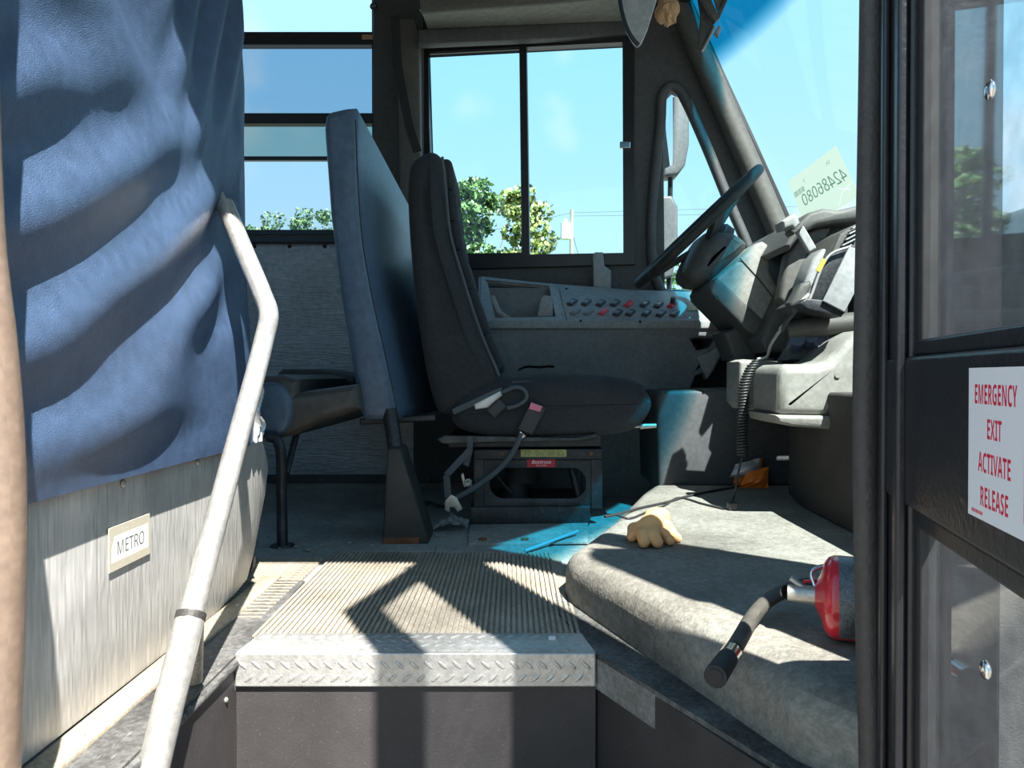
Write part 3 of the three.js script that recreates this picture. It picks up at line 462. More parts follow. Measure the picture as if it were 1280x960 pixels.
// ---------------------------------------------------------------- driver seat
{
  const t = thing('driver_seat', V(0.05, 0, -2.5), 'black cloth driver seat with high back on metal pedestal', 'seat');
  let g = slab([[508, 215], [511, 198], [520, 187], [537, 180], [547, 186], [554, 200], [557, 245], [562, 292], [577, 345], [600, 415], [624, 472], [605, 490], [560, 517], [548, 515], [535, 480], [520, 390], [510, 290]], 2.3, 0.52, { bevel: 0.045, seg: 6, smooth: true });
  g = warp(g, (v) => { const k = Math.max(0, (v.y - 0.98) / 0.2), c = -2.56; v.z = c + (v.z - c) * (1 - 0.28 * Math.min(1, k) ** 1.5); });
  obj('backrest', g, M.fabric, t);
  // padded front insert with stitched rows
  const rows = [[[556, 205], [572, 225]], [[559, 246], [576, 262]], [[561, 280], [580, 298]]];
  const ins = []; const Lx = [[552, 196], [557, 235], [561, 275], [568, 312], [583, 362], [602, 418], [622, 466]];
  for (let i = 0; i < Lx.length - 1; i++) { const a = atZ(...Lx[i], 2.38), b = atZ(...Lx[i + 1], 2.38), d = b.clone().sub(a), L = d.length(); const q = new RoundedBoxGeometry(0.05, L * 1.0, 0.34, 4, 0.02); q.rotateZ(Math.atan2(d.y, d.x) + Math.PI / 2).translate((a.x + b.x) / 2 + 0.004, (a.y + b.y) / 2, -2.56); ins.push(q); }
  for (const q of ins) obj('back_panel', q, M.fabric, t);
  obj('side_piping', tube([[553, 196], [558, 245], [563, 292], [578, 345], [601, 415], [624, 470]].map(([x, y]) => atZ(x, y, 2.315)), 0.004, 60, 8), M.belt, t);
  const c = slab([[565, 500], [590, 484], [640, 474], [700, 470], [760, 473], [797, 480], [814, 494], [817, 508], [806, 528], [785, 541], [720, 546], [600, 545], [566, 530]], 2.3, 0.52, { bevel: 0.05, seg: 7, smooth: true });
  obj('seat_cushion', warp(c, (v) => { const k = (v.z + 2.56) / 0.26; if (v.y > 0.42) v.y += 0.022 * (1 - k * k); }), M.fabric, t);
  obj('cushion_piping', tube([[640, 478], [700, 476], [760, 481], [795, 492], [811, 503]].map(([x, y]) => atZ(x, y, 2.318)), 0.003, 40, 8), M.belt, t);
  // zip along the bottom of the back
  obj('zip', bar(atZ(566, 515, 2.296), atZ(628, 487, 2.296), 0.006, 0.018), M.belt, t);
  // suspension: top frame, box with a stadium opening
  const pd = 2.36;
  obj('slide_frame', slab([[560, 545], [752, 542], [752, 558], [560, 560]], pd - 0.02, 0.38, { bevel: 0.004 }), M.seatMetal, t);
  obj('slide_rail', slab([[546, 549], [556, 544], [720, 547], [745, 542], [748, 546], [722, 551], [553, 555]], pd - 0.05, 0.02, { bevel: 0.003 }), M.railDark, t);
  obj('top_plate', slab([[592, 562], [753, 561], [753, 574], [592, 575]], pd - 0.008, 0.37, { bevel: 0.003 }), M.seatMetal, t);
  const hole = []; for (let i = 0; i <= 10; i++) { const a = Math.PI / 2 + Math.PI * i / 10; hole.push([629 + 17 * Math.cos(a), 604 - 19 * Math.sin(a)]); } for (let i = 0; i <= 10; i++) { const a = -Math.PI / 2 + Math.PI * i / 10; hole.push([716 + 17 * Math.cos(a), 604 - 19 * Math.sin(a)]); }
  obj('side_plate', slab([[604, 575], [740, 575], [740, 634], [604, 634]], pd + 0.006, 0.006, { bevel: 0.001, holes: [hole] }), M.seatMetal, t);
  for (const [a, b] of [[592, 605], [739, 753]]) { obj('corner_post', slab([[a, 574], [b, 574], [b, 636], [a, 636]], pd, 0.03, { bevel: 0.002 }), M.seatMetal, t); obj('corner_post', slab([[a, 574], [b, 574], [b, 636], [a, 636]].map(([x, y]) => [640 + (x - 640) * pd / (pd + 0.33), 470 + (y - 470) * pd / (pd + 0.33)]), pd + 0.33, 0.03, { bevel: 0.002 }), M.seatMetal, t); }
  obj('base_channel', slab([[588, 634], [738, 633], [738, 655], [588, 657]], pd - 0.012, 0.38, { bevel: 0.003 }), M.seatMetal, t);
  { const a = atY(588, 658, 0.004), b = atY(735, 656, 0.004), a2 = atY(585, 682, 0.004), b2 = atY(735, 680, 0.004); obj('floor_flange', plan([[a.x, a.z], [b.x, b.z], [b2.x, b2.z], [a2.x, a2.z]], 0.004, 0.01, { bevel: 0.001 }), M.floor, t);
    for (const px of [603, 656]) { const p = atY(px, 675, 0.01); obj('floor_bolt', new THREE.CylinderGeometry(0.012, 0.012, 0.006, 6).translate(p.x, 0.012, p.z), M.rust, t); } }
  const air = atZ(652, 592, pd + 0.15); obj('air_spring', [new THREE.CylinderGeometry(0.05, 0.06, 0.05, 20).translate(air.x, air.y - 0.0, air.z), new THREE.CylinderGeometry(0.035, 0.042, 0.05, 20).translate(air.x - 0.02, air.y - 0.05, air.z + 0.02)], M.rubber, t);
  obj('damper', rod(atZ(714, 580, pd + 0.1), atZ(724, 622, pd + 0.08), 0.014), M.seatMetal, t);
  obj('air_line', tube([[620, 592], [632, 608], [640, 616]].map(([x, y]) => atZ(x, y, pd + 0.08)), 0.003), M.cord, t);
  for (const px of [628, 739]) { const p = atZ(px, 567, pd - 0.01); obj('bolt_head', new THREE.CylinderGeometry(0.006, 0.006, 0.004, 6).rotateX(Math.PI / 2).translate(p.x, p.y, p.z), M.rust, t); }
  const lab = (x0, x1, y0, y1, d, draw, W, H, name, label) => { const cv = document.createElement('canvas'); cv.width = W; cv.height = H; draw(cv.getContext('2d')); const tx = new THREE.CanvasTexture(cv); tx.colorSpace = THREE.SRGBColorSpace; const a = atZ(x0, y1, d), b = atZ(x1, y0, d); const o = obj(name, new THREE.BoxGeometry(b.x - a.x, b.y - a.y, 0.001).translate((a.x + b.x) / 2, (a.y + b.y) / 2, a.z), mat([0.9, 0.9, 0.9], 0.5, { map: tx }), t, true); o.userData.label = label; };
  lab(651, 708, 562, 571, pd - 0.01, (c2) => { c2.fillStyle = '#b7ae6a'; c2.fillRect(0, 0, 256, 48); c2.fillStyle = '#5a552c'; for (let r = 0; r < 3; r++) for (let x = 12; x < 240; x += 9) if (rnd() > 0.2) c2.fillRect(x, 8 + r * 12, rr(4, 8), 6); }, 256, 48, 'data_plate', 'yellow data plate of small print');
  lab(659, 694, 574, 584, pd + 0.001, (c2) => { c2.fillStyle = '#c5142c'; c2.fillRect(0, 0, 256, 72); c2.fillStyle = '#f4dfe2'; c2.font = 'italic bold 42px serif'; c2.textAlign = 'center'; c2.fillText('Bostrom', 128, 40); c2.font = 'bold 17px sans-serif'; c2.fillText('S E A T I N G', 128, 62); }, 256, 72, 'maker_badge', 'red badge with white script');
  const h = atZ(800, 533, 2.36), h2 = atZ(820, 532, 2.36); obj('tilt_lever', [rod(atZ(780, 533, 2.36), h, 0.005), rod(h, h2, 0.009, 0.007)], M.zinc, t);
  // exposed foam and torn cover where back and cushion meet
  obj('torn_lining', slab([[592, 505], [626, 488], [628, 494], [610, 510], [594, 512]], 2.292, 0.02, { bevel: 0.004 }), M.silver, t);
  obj('recliner_knob', slab([[607, 513], [624, 498], [634, 508], [618, 524]], 2.285, 0.03, { bevel: 0.006 }), M.buckle, t);
  obj('release_loop', tube([[628, 490], [645, 484], [656, 488], [658, 498], [646, 507], [634, 510]].map(([x, y]) => atZ(x, y, 2.285)), 0.006, 50, 8), M.belt, t);
}
{ // belt buckle on its stalk
  const t = thing('belt_buckle', atZ(560, 640, 2.31), 'black seat belt buckle with pink red button on a stalk', 'buckle');
  obj('stalk', tube([[566, 625], [600, 605], [630, 580], [645, 558], [652, 541]].map(([x, y]) => atZ(x, y, 2.29)), 0.0085, 50, 10), M.belt, t);
  obj('housing', slab([[646, 537], [663, 502], [679, 507], [682, 512], [665, 544]], 2.28, 0.035, { bevel: 0.005 }), M.buckle, t);
  obj('press_button', slab([[661, 511], [664, 503], [678, 508], [675, 515]], 2.276, 0.01, { bevel: 0.001 }), mat([0.75, 0.2, 0.27], 0.4), t);
  obj('blade', slab([[647, 548], [650, 539], [658, 545], [651, 549]], 2.285, 0.004, { bevel: 0.001 }), M.chrome, t);
}
{ // tether strap and its hook
  const t = thing('tether_strap', atY(565, 668, 0), 'grey webbing tether with pale metal hook beside the seat pedestal', 'strap');
  const strip = (pts, d, w) => { const ps = pts.map(([x, y]) => atZ(x, y, d)); return ps.slice(1).map((p, i) => bar(ps[i], p, w, 0.003, V(0, 0, 1))); };
  obj('webbing', strip([[588, 562], [558, 594], [560, 622]], 2.28, 0.02), M.belt, t);
  obj('webbing', strip([[588, 545], [587, 565], [582, 582]], 2.3, 0.018), M.belt, t);
  obj('hook', slab([[556, 626], [564, 618], [571, 622], [578, 636], [572, 640], [568, 634], [562, 634], [562, 640], [556, 638]], 2.27, 0.006, { bevel: 0.001 }), M.zinc, t);
  obj('anchor', [slab([[576, 594], [579, 591], [582, 604], [590, 600], [590, 608], [580, 609]], 2.33, 0.006, { bevel: 0.001 }), new THREE.TorusGeometry(0.008, 0.004, 8, 16).translate(atZ(585, 603, 2.325).x, atZ(585, 603, 2.325).y, -2.325)], M.zinc, t);
}
{ // clear wrapper on the floor
  const c = atY(563, 664, 0.0);
  const g = grid(18, 12, (u, v) => V(c.x + (u - 0.5) * 0.1, 0.008 + 0.03 * fbm(u * 0.9, v * 0.9, 5, 3, 121) * Math.sin(Math.PI * u) + 0.012 * Math.sin(v * 9 + u * 5) ** 2, c.z + 0.03 - v * 0.11));
  tag(obj('plastic_wrapper', g, M.plastic), 'crumpled clear plastic wrapper on the floor beside the pedestal', 'wrapper');
  const g2 = grid(10, 6, (u, v) => { const p = atZ(648 + 45 * u, 461 - 5 * Math.sin(u * 2.6) + 3 * v, 2.72); return p.add(V(0, 0.004 * Math.sin(u * 8), -0.05 * v)); });
  tag(obj('folded_belt_strap', g2, M.belt), 'curled dark belt strap lying on the driver cushion', 'strap');
}
{ // cab shoulder belt on the pillar
  const strip = [[494, 20], [497, 80], [504, 120], [512, 160], [522, 190]].map(([x, y]) => atZ(x, y, 3.12));
  tag(obj('shoulder_belt', strip.slice(1).map((p, i) => bar(strip[i], p, 0.035, 0.003, V(0, 0, 1))), M.blackMatte), 'black shoulder belt hanging down the centre pillar', 'seat belt');
}

// ---------------------------------------------------------------- side console with switches
{
  const t = thing('side_console', V(0.3, 0, -3), 'grey moulded side console with switch panel and tray', 'console');
  const d = 2.85;
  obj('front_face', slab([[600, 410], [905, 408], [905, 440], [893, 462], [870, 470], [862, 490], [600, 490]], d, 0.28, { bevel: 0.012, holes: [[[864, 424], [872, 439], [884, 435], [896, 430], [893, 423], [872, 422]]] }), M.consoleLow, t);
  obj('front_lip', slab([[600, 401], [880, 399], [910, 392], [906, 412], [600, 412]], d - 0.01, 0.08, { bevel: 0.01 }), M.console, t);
  const A = atZ(700, 402, d), Pn = V(0, 0.30, 0.19).normalize(), onS = (x, y, off = 0) => atPlane(x, y, A.clone().addScaledVector(Pn, off), Pn);
  const poly = (px, thick, off, bevel = 0.003) => {                    // a plate lying in the sloping top
    const X = V(1, 0, 0), Y = V(0, Pn.z, -Pn.y), O = A.clone().addScaledVector(Pn, off);
    const s = new THREE.Shape(px.map(([x, y]) => { const p = onS(x, y, off).sub(O); return new THREE.Vector2(p.dot(X), p.dot(Y)); }));
    return [s, (hs = []) => { for (const h of hs) s.holes.push(new THREE.Path(h.map(([x, y]) => { const p = onS(x, y, off).sub(O); return new THREE.Vector2(p.dot(X), p.dot(Y)); }))); return toCreasedNormals(new THREE.ExtrudeGeometry(s, { depth: thick - 2 * bevel, bevelEnabled: bevel > 0, bevelSize: bevel, bevelThickness: bevel, bevelOffset: -bevel, bevelSegments: 2 }).translate(0, 0, -thick + bevel).applyMatrix4(new THREE.Matrix4().makeBasis(X, Y, Pn).setPosition(O)), 0.6); }];
  };
  obj('top_skin', poly([[598, 346], [700, 355], [790, 362], [920, 366], [914, 390], [880, 402], [598, 402]], 0.02, 0)[1]([[[608, 350], [688, 357], [696, 396], [618, 398]]]), M.console, t);
  obj('tray_rim', poly([[601, 345], [693, 355], [703, 400], [600, 402]], 0.012, 0.006)[1]([[[606, 349], [687, 357], [696, 396], [618, 398]]]), M.console, t);
  obj('tray_well', slab([[598, 360], [700, 360], [700, 452], [598, 452]], 3.1, 0.02, { bevel: 0.002 }), M.consoleLow, t);
  obj('cup_clip', slab([[671, 396], [676, 372], [680, 369], [690, 370], [692, 396]], 2.92, 0.03, { bevel: 0.004 }), M.shell, t); obj('cup_clip', slab([[612, 370], [618, 369], [626, 388], [640, 398], [632, 399], [620, 390]], 2.9, 0.01, { bevel: 0.002 }), M.shell, t);
  obj('switch_plate', poly([[699, 360], [757, 363], [900, 369], [910, 384], [880, 399], [709, 401]], 0.006, 0.005)[1](), M.console, t);
  const dark = mat([0.045, 0.048, 0.05], 0.4), grey = mat([0.2, 0.21, 0.21], 0.5), redS = mat([0.6, 0.07, 0.09], 0.4), pale = mat([0.4, 0.41, 0.38], 0.5);
  const rot = new THREE.Matrix4().makeBasis(V(1, 0, 0), Pn, V(0, Pn.z, -Pn.y).negate());
  const sw = [[715, 378, dark], [733, 378, dark], [751, 379, dark], [769, 379, dark], [786, 380, redS], [806, 380, pale], [823, 381, pale], [840, 381, redS], [719, 389.5, grey], [736, 390, grey], [754, 390, redS], [772, 391, dark], [788, 391, dark], [808, 391.5, pale], [826, 392, dark], [843, 392, dark]];
  for (const [x, y, m] of sw) {
    const p = onS(x, y, 0.008), put = (g) => g.rotateY(-0.55).applyMatrix4(rot).translate(p.x, p.y, p.z);
    const b = obj('rocker_switch', put(new RoundedBoxGeometry(0.024, 0.012, 0.05, 2, 0.003)), m === redS || m === grey ? m : dark, t);
    const top = new THREE.Mesh(boxUV(put(new RoundedBoxGeometry(0.014, 0.004, 0.024, 2, 0.002).translate(0, 0.0065, m === pale ? 0 : 0.006))), m === dark ? grey : m); top.name = 'rocker_legend'; top.castShadow = true; b.add(top);
  }
  { const p = onS(841, 377, 0.02); obj('selector_knob', [new THREE.CylinderGeometry(0.009, 0.012, 0.035, 14).applyMatrix4(rot).translate(p.x, p.y, p.z)], M.buckle, t); }
  obj('notice_plate', poly([[858, 376], [879, 375], [882, 387], [860, 388]], 0.002, 0.008, 0.0005)[1](), mat([0.7, 0.64, 0.42], 0.6, { map: rep(T.dust, 6) }), t);
  for (const [x, y] of [[889, 376], [893, 386]]) { const p = onS(x, y, 0.01); obj('rotary_knob', [new THREE.CylinderGeometry(0.02, 0.023, 0.008, 18), new THREE.CylinderGeometry(0.01, 0.011, 0.026, 14).translate(0, 0.012, 0)].map((g) => g.applyMatrix4(rot).translate(p.x, p.y, p.z)), M.buckle, t); }
  for (const [x, y] of [[708, 361], [726, 401], [800, 402], [888, 397]]) { const p = onS(x, y, 0.006); obj('screw', new THREE.SphereGeometry(0.005, 8, 6).translate(p.x, p.y, p.z), M.blackMatte, t); }
  obj('end_post', slab([[870, 446], [886, 440], [900, 431], [908, 412], [906, 436], [893, 462], [884, 474]], d - 0.006, 0.06, { bevel: 0.006 }), M.console, t);
}
{ const p = [[742, 360], [741, 318], [744, 315], [754, 315], [756, 332], [764, 338], [764, 362]]; tag(obj('window_bracket', slab(p, 3.13, 0.06, { bevel: 0.006 }), M.shell), 'upright grey bracket below the sliding window', 'bracket'); }

// ---------------------------------------------------------------- steering wheel, column, dash
{
  const dW = 2.6, c = atZ(871, 285, dW), a = atZ(797, 357, dW), b = atZ(945, 214, dW), dir = b.clone().sub(a).normalize(), nrm = V(dir.y, -dir.x, 0), R = a.distanceTo(b) / 2 - 0.012;   // nrm points down the column
  const basis = new THREE.Matrix4().makeBasis(dir, V(0, 0, -1), dir.clone().cross(V(0, 0, -1))).setPosition(c);
  const t = thing('steering_wheel', c.clone(), 'large dark worn bus steering wheel tilted over the column', 'steering wheel');
  obj('rim', new THREE.TorusGeometry(R, 0.0165, 16, 80).applyMatrix4(basis), M.wheel, t);
  const hub = c.clone().addScaledVector(nrm, 0.06);
  for (const ang of [0.35, Math.PI - 0.35, Math.PI * 1.5]) { const e = V(Math.cos(ang) * R, Math.sin(ang) * R, 0).applyMatrix4(basis); obj('spoke', [bar(hub, e.clone().lerp(hub, 0.25).addScaledVector(nrm, 0.005), 0.05, 0.02, nrm), bar(e.clone().lerp(hub, 0.27).addScaledVector(nrm, 0.005), e, 0.045, 0.02, nrm)], M.wheel, t); }
  const lathe = new THREE.LatheGeometry([[0.001, -0.02], [0.06, -0.016], [0.08, 0.0], [0.085, 0.03], [0.06, 0.05]].map((p) => new THREE.Vector2(...p)), 28).applyQuaternion(new THREE.Quaternion().setFromUnitVectors(V(0, 1, 0), nrm)).translate(hub.x, hub.y, hub.z);
  obj('hub', lathe, M.wheel, t);
  const k = thing('steering_column', atZ(930, 420, 2.6), 'grey plastic steering column shroud below the wheel', 'steering column');
  obj('upper_bowl', slab([[866, 352], [858, 340], [872, 306], [886, 288], [902, 284], [924, 290], [938, 303], [932, 316], [915, 335], [898, 352], [885, 356]], 2.5, 0.22, { bevel: 0.06, smooth: true, seg: 8 }), M.dashDark, k);
  obj('shroud', slab([[893, 351], [924, 323], [945, 304], [954, 301], [962, 306], [965, 318], [964, 338], [972, 356], [984, 380], [984, 392], [976, 402], [962, 414], [952, 418], [938, 412]], 2.42, 0.26, { bevel: 0.016, seg: 4 }), M.dash, k);
  obj('black_cheek', slab([[887, 359], [891, 350], [897, 347], [962, 407], [956, 418], [944, 419], [934, 413], [889, 367]], 2.412, 0.28, { bevel: 0.008 }), M.dashDark, k);
  obj('shroud_split', tube([[925, 323], [945, 345], [966, 372], [981, 396]].map(([x, y]) => atZ(x, y, 2.419)), 0.0018, 30, 6), M.blackMatte, k);
  for (const [x, y] of [[896, 372], [922, 396]]) { const p = atZ(x, y, 2.411); obj('screw_hole', new THREE.CylinderGeometry(0.005, 0.005, 0.003, 10).rotateX(Math.PI / 2).translate(p.x, p.y, p.z), M.blackMatte, k); }
  obj('column_foot', slab([[905, 415], [930, 405], [950, 420], [946, 452], [918, 450]], 2.5, 0.16, { bevel: 0.01 }), M.dashDark, k);
}
{
  const t = thing('dashboard', V(1, 0.1, -2.1), 'dark moulded dashboard under the windscreen with beige lower panels', 'dashboard');
  obj('carpeted_pedestal', plan([[0.77, -1.2], [0.775, -1.75], [0.79, -2.1], [0.83, -2.3], [1.3, -2.3], [1.3, -1.2]], 0.1, 0.42, { bevel: 0.01 }), M.carpet, t);
  obj('dash_core', slab([[950, 425], [985, 350], [1004, 302], [1030, 280], [1300, 262], [1300, 440], [960, 440]], 2.34, 0.75, { bevel: 0.015 }), M.dashDark, t);
  obj('passenger_core', box(0.95, 1.34, 0.42, 0.78, -2.2, -0.95, 0.03), M.dashDark, t);
  obj('cluster_hood', slab([[982, 306], [1000, 276], [1012, 265], [1030, 260], [1048, 262], [1066, 258], [1110, 250], [1110, 268], [1066, 276], [1045, 278], [1022, 282], [1004, 292], [988, 312]], 2.2, 0.55, { bevel: 0.012 }), M.dashDark, t);
  obj('hood_face', slab([[985, 318], [1004, 292], [1024, 284], [1040, 284], [1012, 340], [985, 385], [975, 372]], 2.26, 0.06, { bevel: 0.01 }), M.trimWarm, t);
  obj('centre_cheek', slab([[1004, 378], [1006, 352], [1018, 322], [1030, 310], [1040, 312], [1022, 350], [1014, 384]], 2.12, 0.1, { bevel: 0.012, seg: 4 }), M.console, t);
  obj('vent_housing', slab([[1026, 352], [1050, 292], [1070, 280], [1120, 276], [1120, 360]], 2.06, 0.25, { bevel: 0.006 }), M.dashDark, t);
  for (let i = 0; i < 6; i++) { const x = 1046 + i * 4.2, y = 322 - i * 7.2; obj('vent_slat', bar(atZ(x - 3, y, 2.045), atZ(x + 13, y - 8, 2.045), 0.004, 0.02, V(0, 0, 1)), M.shell, t); }
  obj('padded_roll', rod(atZ(985, 412, 2.08), atZ(1125, 398, 2.0), 0.028, 0.03, 20), M.dashDark, t);
  obj('lower_side', slab([[924, 452], [930, 449], [980, 452], [980, 512], [930, 508], [924, 503]], 2.2, 0.14, { bevel: 0.012 }), M.dash, t);
  obj('lower_side_lip', slab([[926, 504], [980, 503], [980, 514], [932, 512]], 2.195, 0.14, { bevel: 0.006 }), M.dash, t);
  obj('lower_front', slab([[974, 470], [977, 461], [985, 455], [1020, 455], [1036, 450], [1048, 438], [1060, 424], [1080, 412], [1160, 404], [1160, 522], [978, 519], [973, 514]], 1.9, 0.22, { bevel: 0.025, seg: 6 }), M.dash, t);
  obj('lower_front_lip', slab([[970, 519], [1160, 522], [1160, 540], [1040, 537], [990, 533], [974, 529]], 1.885, 0.24, { bevel: 0.012, seg: 4 }), M.dash, t);
  for (const [x, y] of [[1047, 469], [1037, 508]]) { const p = atZ(x, y, 1.898); obj('screw', new THREE.CylinderGeometry(0.007, 0.007, 0.004, 12).rotateX(Math.PI / 2).translate(p.x, p.y, p.z), M.zinc, t); }
  obj('tray_recess', slab([[985, 450], [1004, 422], [1050, 414], [1030, 446], [1012, 452]], 2.1, 0.1, { bevel: 0.01 }), M.dashDark, t);
  for (const [x, y] of [[995, 428], [1012, 424], [1024, 430]]) { const p = atZ(x, y, 2.08); obj('gauge_back', new THREE.CylinderGeometry(0.02, 0.022, 0.05, 16).rotateX(Math.PI / 2 - 0.4).rotateZ(0.5).translate(p.x, p.y, p.z), mat([0.05, 0.065, 0.11], 0.5), t); }
}
{
  const t = thing('open_metal_box', atZ(1040, 395, 1.98), 'scuffed open grey metal box bolted to the dash', 'box');
  const A = [1013, 376], B = [1036, 383], Cc = [1072, 342], D = [1064, 308], E = [1036, 322];
  obj('side_face', slab([[1029, 376], [1062, 308], [1074, 312], [1074, 356], [1056, 390]], 1.93, 0.008, { bevel: 0.002 }), M.shell, t);
  obj('bottom_face', slab([[1000, 379], [1008, 373], [1030, 375], [1057, 390], [1052, 396], [1010, 386]], 1.94, 0.18, { bevel: 0.003 }), M.seatMetal, t);
  obj('inner_back', slab([[1010, 374], [1036, 320], [1063, 308], [1030, 376]], 2.0, 0.008, { bevel: 0.002 }), M.seatMetal, t);
  obj('rim_strip', tube([[1012, 374], [1036, 320], [1063, 308]].map(([x, y]) => atZ(x, y, 1.99)), 0.004, 20, 6), M.shell, t);
  const y = atZ(1026, 332, 1.99); obj('yellow_label', box(-0.018, 0.018, -0.006, 0.006, 0, 0.004, 0.001).rotateZ(1.05).translate(y.x, y.y, y.z), M.brass, t);
}
{ // gear selector on its stalk
  const t = thing('gear_selector', atZ(1018, 318, 2.1), 'grey T-shaped selector lever standing up from the dash', 'lever');
  obj('lever_arm', bar(atZ(1015, 314, 2.1), atZ(998, 285, 2.1), 0.026, 0.02, V(0, 0, 1)), M.console, t);
  obj('grip', slab([[978, 276], [994, 265], [998, 271], [1001, 279], [994, 287], [990, 283], [981, 286]], 2.07, 0.07, { bevel: 0.008 }), M.console, t);
  obj('grip_collar', slab([[989, 288], [1001, 279], [1004, 284], [993, 293]], 2.075, 0.055, { bevel: 0.004 }), M.dashDark, t);
}
{ // microphone and its curly cord
  const m = thing('radio_handset', atZ(1003, 372, 2.03), 'small dark radio handset hanging by the metal box', 'handset');
  obj('handset_body', slab([[992, 392], [988, 378], [1002, 354], [1014, 350], [1016, 358], [1004, 384]], 2.0, 0.05, { bevel: 0.012, seg: 4 }), M.dashDark, m);
  obj('hanger', slab([[1000, 376], [1010, 366], [1014, 368], [1004, 380]], 1.992, 0.008, { bevel: 0.002 }), M.zinc, m);
  const pts = []; const axis = new THREE.CatmullRomCurve3([[946, 450], [938, 462], [931, 480], [929, 510], [928, 540], [928, 570]].map(([x, y]) => atZ(x, y, 2.12)), false, 'centripetal'), N = 34;
  for (let i = 0; i <= N * 12; i++) { const k = i / (N * 12), p = axis.getPointAt(k), a = k * N * Math.PI * 2, r = 0.0125 * Math.min(1, k * 10 + 0.3); pts.push(V(p.x + Math.cos(a) * r, p.y, p.z + Math.sin(a) * r)); }
  const t = thing('curly_cord', atZ(928, 570, 2.12), 'black coiled handset cord hanging from the dash', 'cord');
  obj('coil', new THREE.TubeGeometry(new THREE.CatmullRomCurve3(pts), N * 18, 0.0034, 6), M.cord, t);
  obj('straight_lead', tube([atZ(947, 449, 2.12), atZ(958, 446, 2.11), atZ(963, 432, 2.08), atZ(976, 412, 2.04), atZ(990, 394, 2.02)], 0.0042, 40, 8), M.shell, t);
  obj('strain_relief', [rod(atZ(976, 413, 2.035), atZ(982, 404, 2.03), 0.008, 0.006), rod(atZ(982, 404, 2.03), atZ(996, 386, 2.01), 0.006)], M.cord, t);
  obj('tail', tube([atZ(928, 570, 2.12), atZ(922, 595, 2.12), atZ(919, 615, 2.12), atY(915, 628, 0.105)], 0.003, 30, 6), M.cord, t);
  const q = atY(915, 632, 0.112); obj('plug', box(q.x - 0.012, q.x + 0.012, 0.1, 0.122, q.z - 0.014, q.z + 0.014, 0.004), M.cord, t);
}

// ---------------------------------------------------------------- small things on the engine cover
{
  const c = atY(936, 608, 0.1), t = thing('snack_wrapper', c, 'orange and silver snack wrapper crumpled on the engine cover', 'wrapper');
  const bag = (x0, x1, y0, y1, k, zoff) => { const a = atZ(x0, y1, -c.z), b = atZ(x1, y0, -c.z); return grid(12, 12, (u, v) => { const n = fbm(u * 0.9, v * 0.9, 6, 3, k), pin = Math.sin(Math.PI * u) * Math.sin(Math.PI * v); return V(a.x + (b.x - a.x) * (u + 0.25 * (v - 0.5) * (1 - u)), a.y + (b.y - a.y) * v * (0.75 + 0.35 * u), c.z + zoff + 0.03 * pin + 0.02 * (n - 0.5)); }); };
  obj('orange_film', bag(924, 956, 584, 608, 131, 0.035), M.orange, t); obj('orange_back', bag(922, 955, 576, 608, 133, -0.02), M.orange, t);
  obj('silver_film', [bag(914, 948, 574, 596, 137, 0.015)], M.silver, t);
}
{ // leather glove, palm down
  const base = atY(816, 680, 0.1), t = thing('work_glove', base, 'orange leather work glove lying on the engine cover', 'glove');
  const blobs = []; const S = (px, py, h, r) => [atY(px, py, 0.1 + h), r];
  const chain = (...a) => blobs.push(a);
  chain(S(818, 648, 0.03, 0.024), S(826, 646, 0.028, 0.022)); chain(S(803, 660, 0.03, 0.018), S(816, 656, 0.036, 0.022), S(832, 659, 0.026, 0.017)); chain(S(812, 655, 0.034, 0.022), S(822, 649, 0.03, 0.024));
  chain(S(806, 658, 0.028, 0.015), S(792, 661, 0.022, 0.0125), S(790, 671, 0.012, 0.0115)); chain(S(805, 660, 0.028, 0.015), S(804, 670, 0.022, 0.0135), S(805, 678, 0.0125, 0.012));
  chain(S(815, 660, 0.03, 0.015), S(817, 670, 0.022, 0.0135), S(822, 678, 0.0125, 0.012)); chain(S(824, 659, 0.026, 0.014), S(830, 668, 0.018, 0.0115), S(838, 676, 0.0105, 0.0105)); chain(S(831, 657, 0.024, 0.013), S(839, 665, 0.015, 0.0105), S(847, 673, 0.0095, 0.0095));
  const sd = (p) => { let d = 1; for (const ch of blobs) for (let i = 0; i < ch.length - 1; i++) { const [a, ra] = ch[i], [b, rb] = ch[i + 1], ab = b.clone().sub(a), k = Math.min(1, Math.max(0, p.clone().sub(a).dot(ab) / ab.lengthSq())), q = p.distanceTo(a.clone().addScaledVector(ab, k)) - (ra + (rb - ra) * k); const h = Math.max(0, 0.006 - Math.abs(d - q)) / 0.006; d = Math.min(d, q) - h * h * 0.0015; } return Math.max(d, 0.1015 - p.y); };
  const { MarchingCubes } = await import('three/addons/objects/MarchingCubes.js');
  const n = 80, mc = new MarchingCubes(n, M.glove, false, false, 60000); mc.isolation = 0; const half = 0.15, ctr = V(base.x, 0.13, base.z - 0.07);
  for (let z = 0; z < n; z++) for (let y = 0; y < n; y++) for (let x = 0; x < n; x++) mc.field[x + y * n + z * n * n] = -sd(V(ctr.x + ((x - n / 2) / (n / 2)) * half, ctr.y + ((y - n / 2) / (n / 2)) * half, ctr.z + ((z - n / 2) / (n / 2)) * half));
  mc.update(); const g = new THREE.BufferGeometry(), cnt = mc.count ?? mc.geometry.drawRange.count;
  g.setAttribute('position', new THREE.Float32BufferAttribute(mc.positionArray.slice(0, cnt * 3), 3)); g.scale(half, half, half).translate(ctr.x, ctr.y, ctr.z);
  let gg = mergeVertices(g, 1e-5); gg.computeVertexNormals(); obj('glove_body', gg, M.glove, t);
}
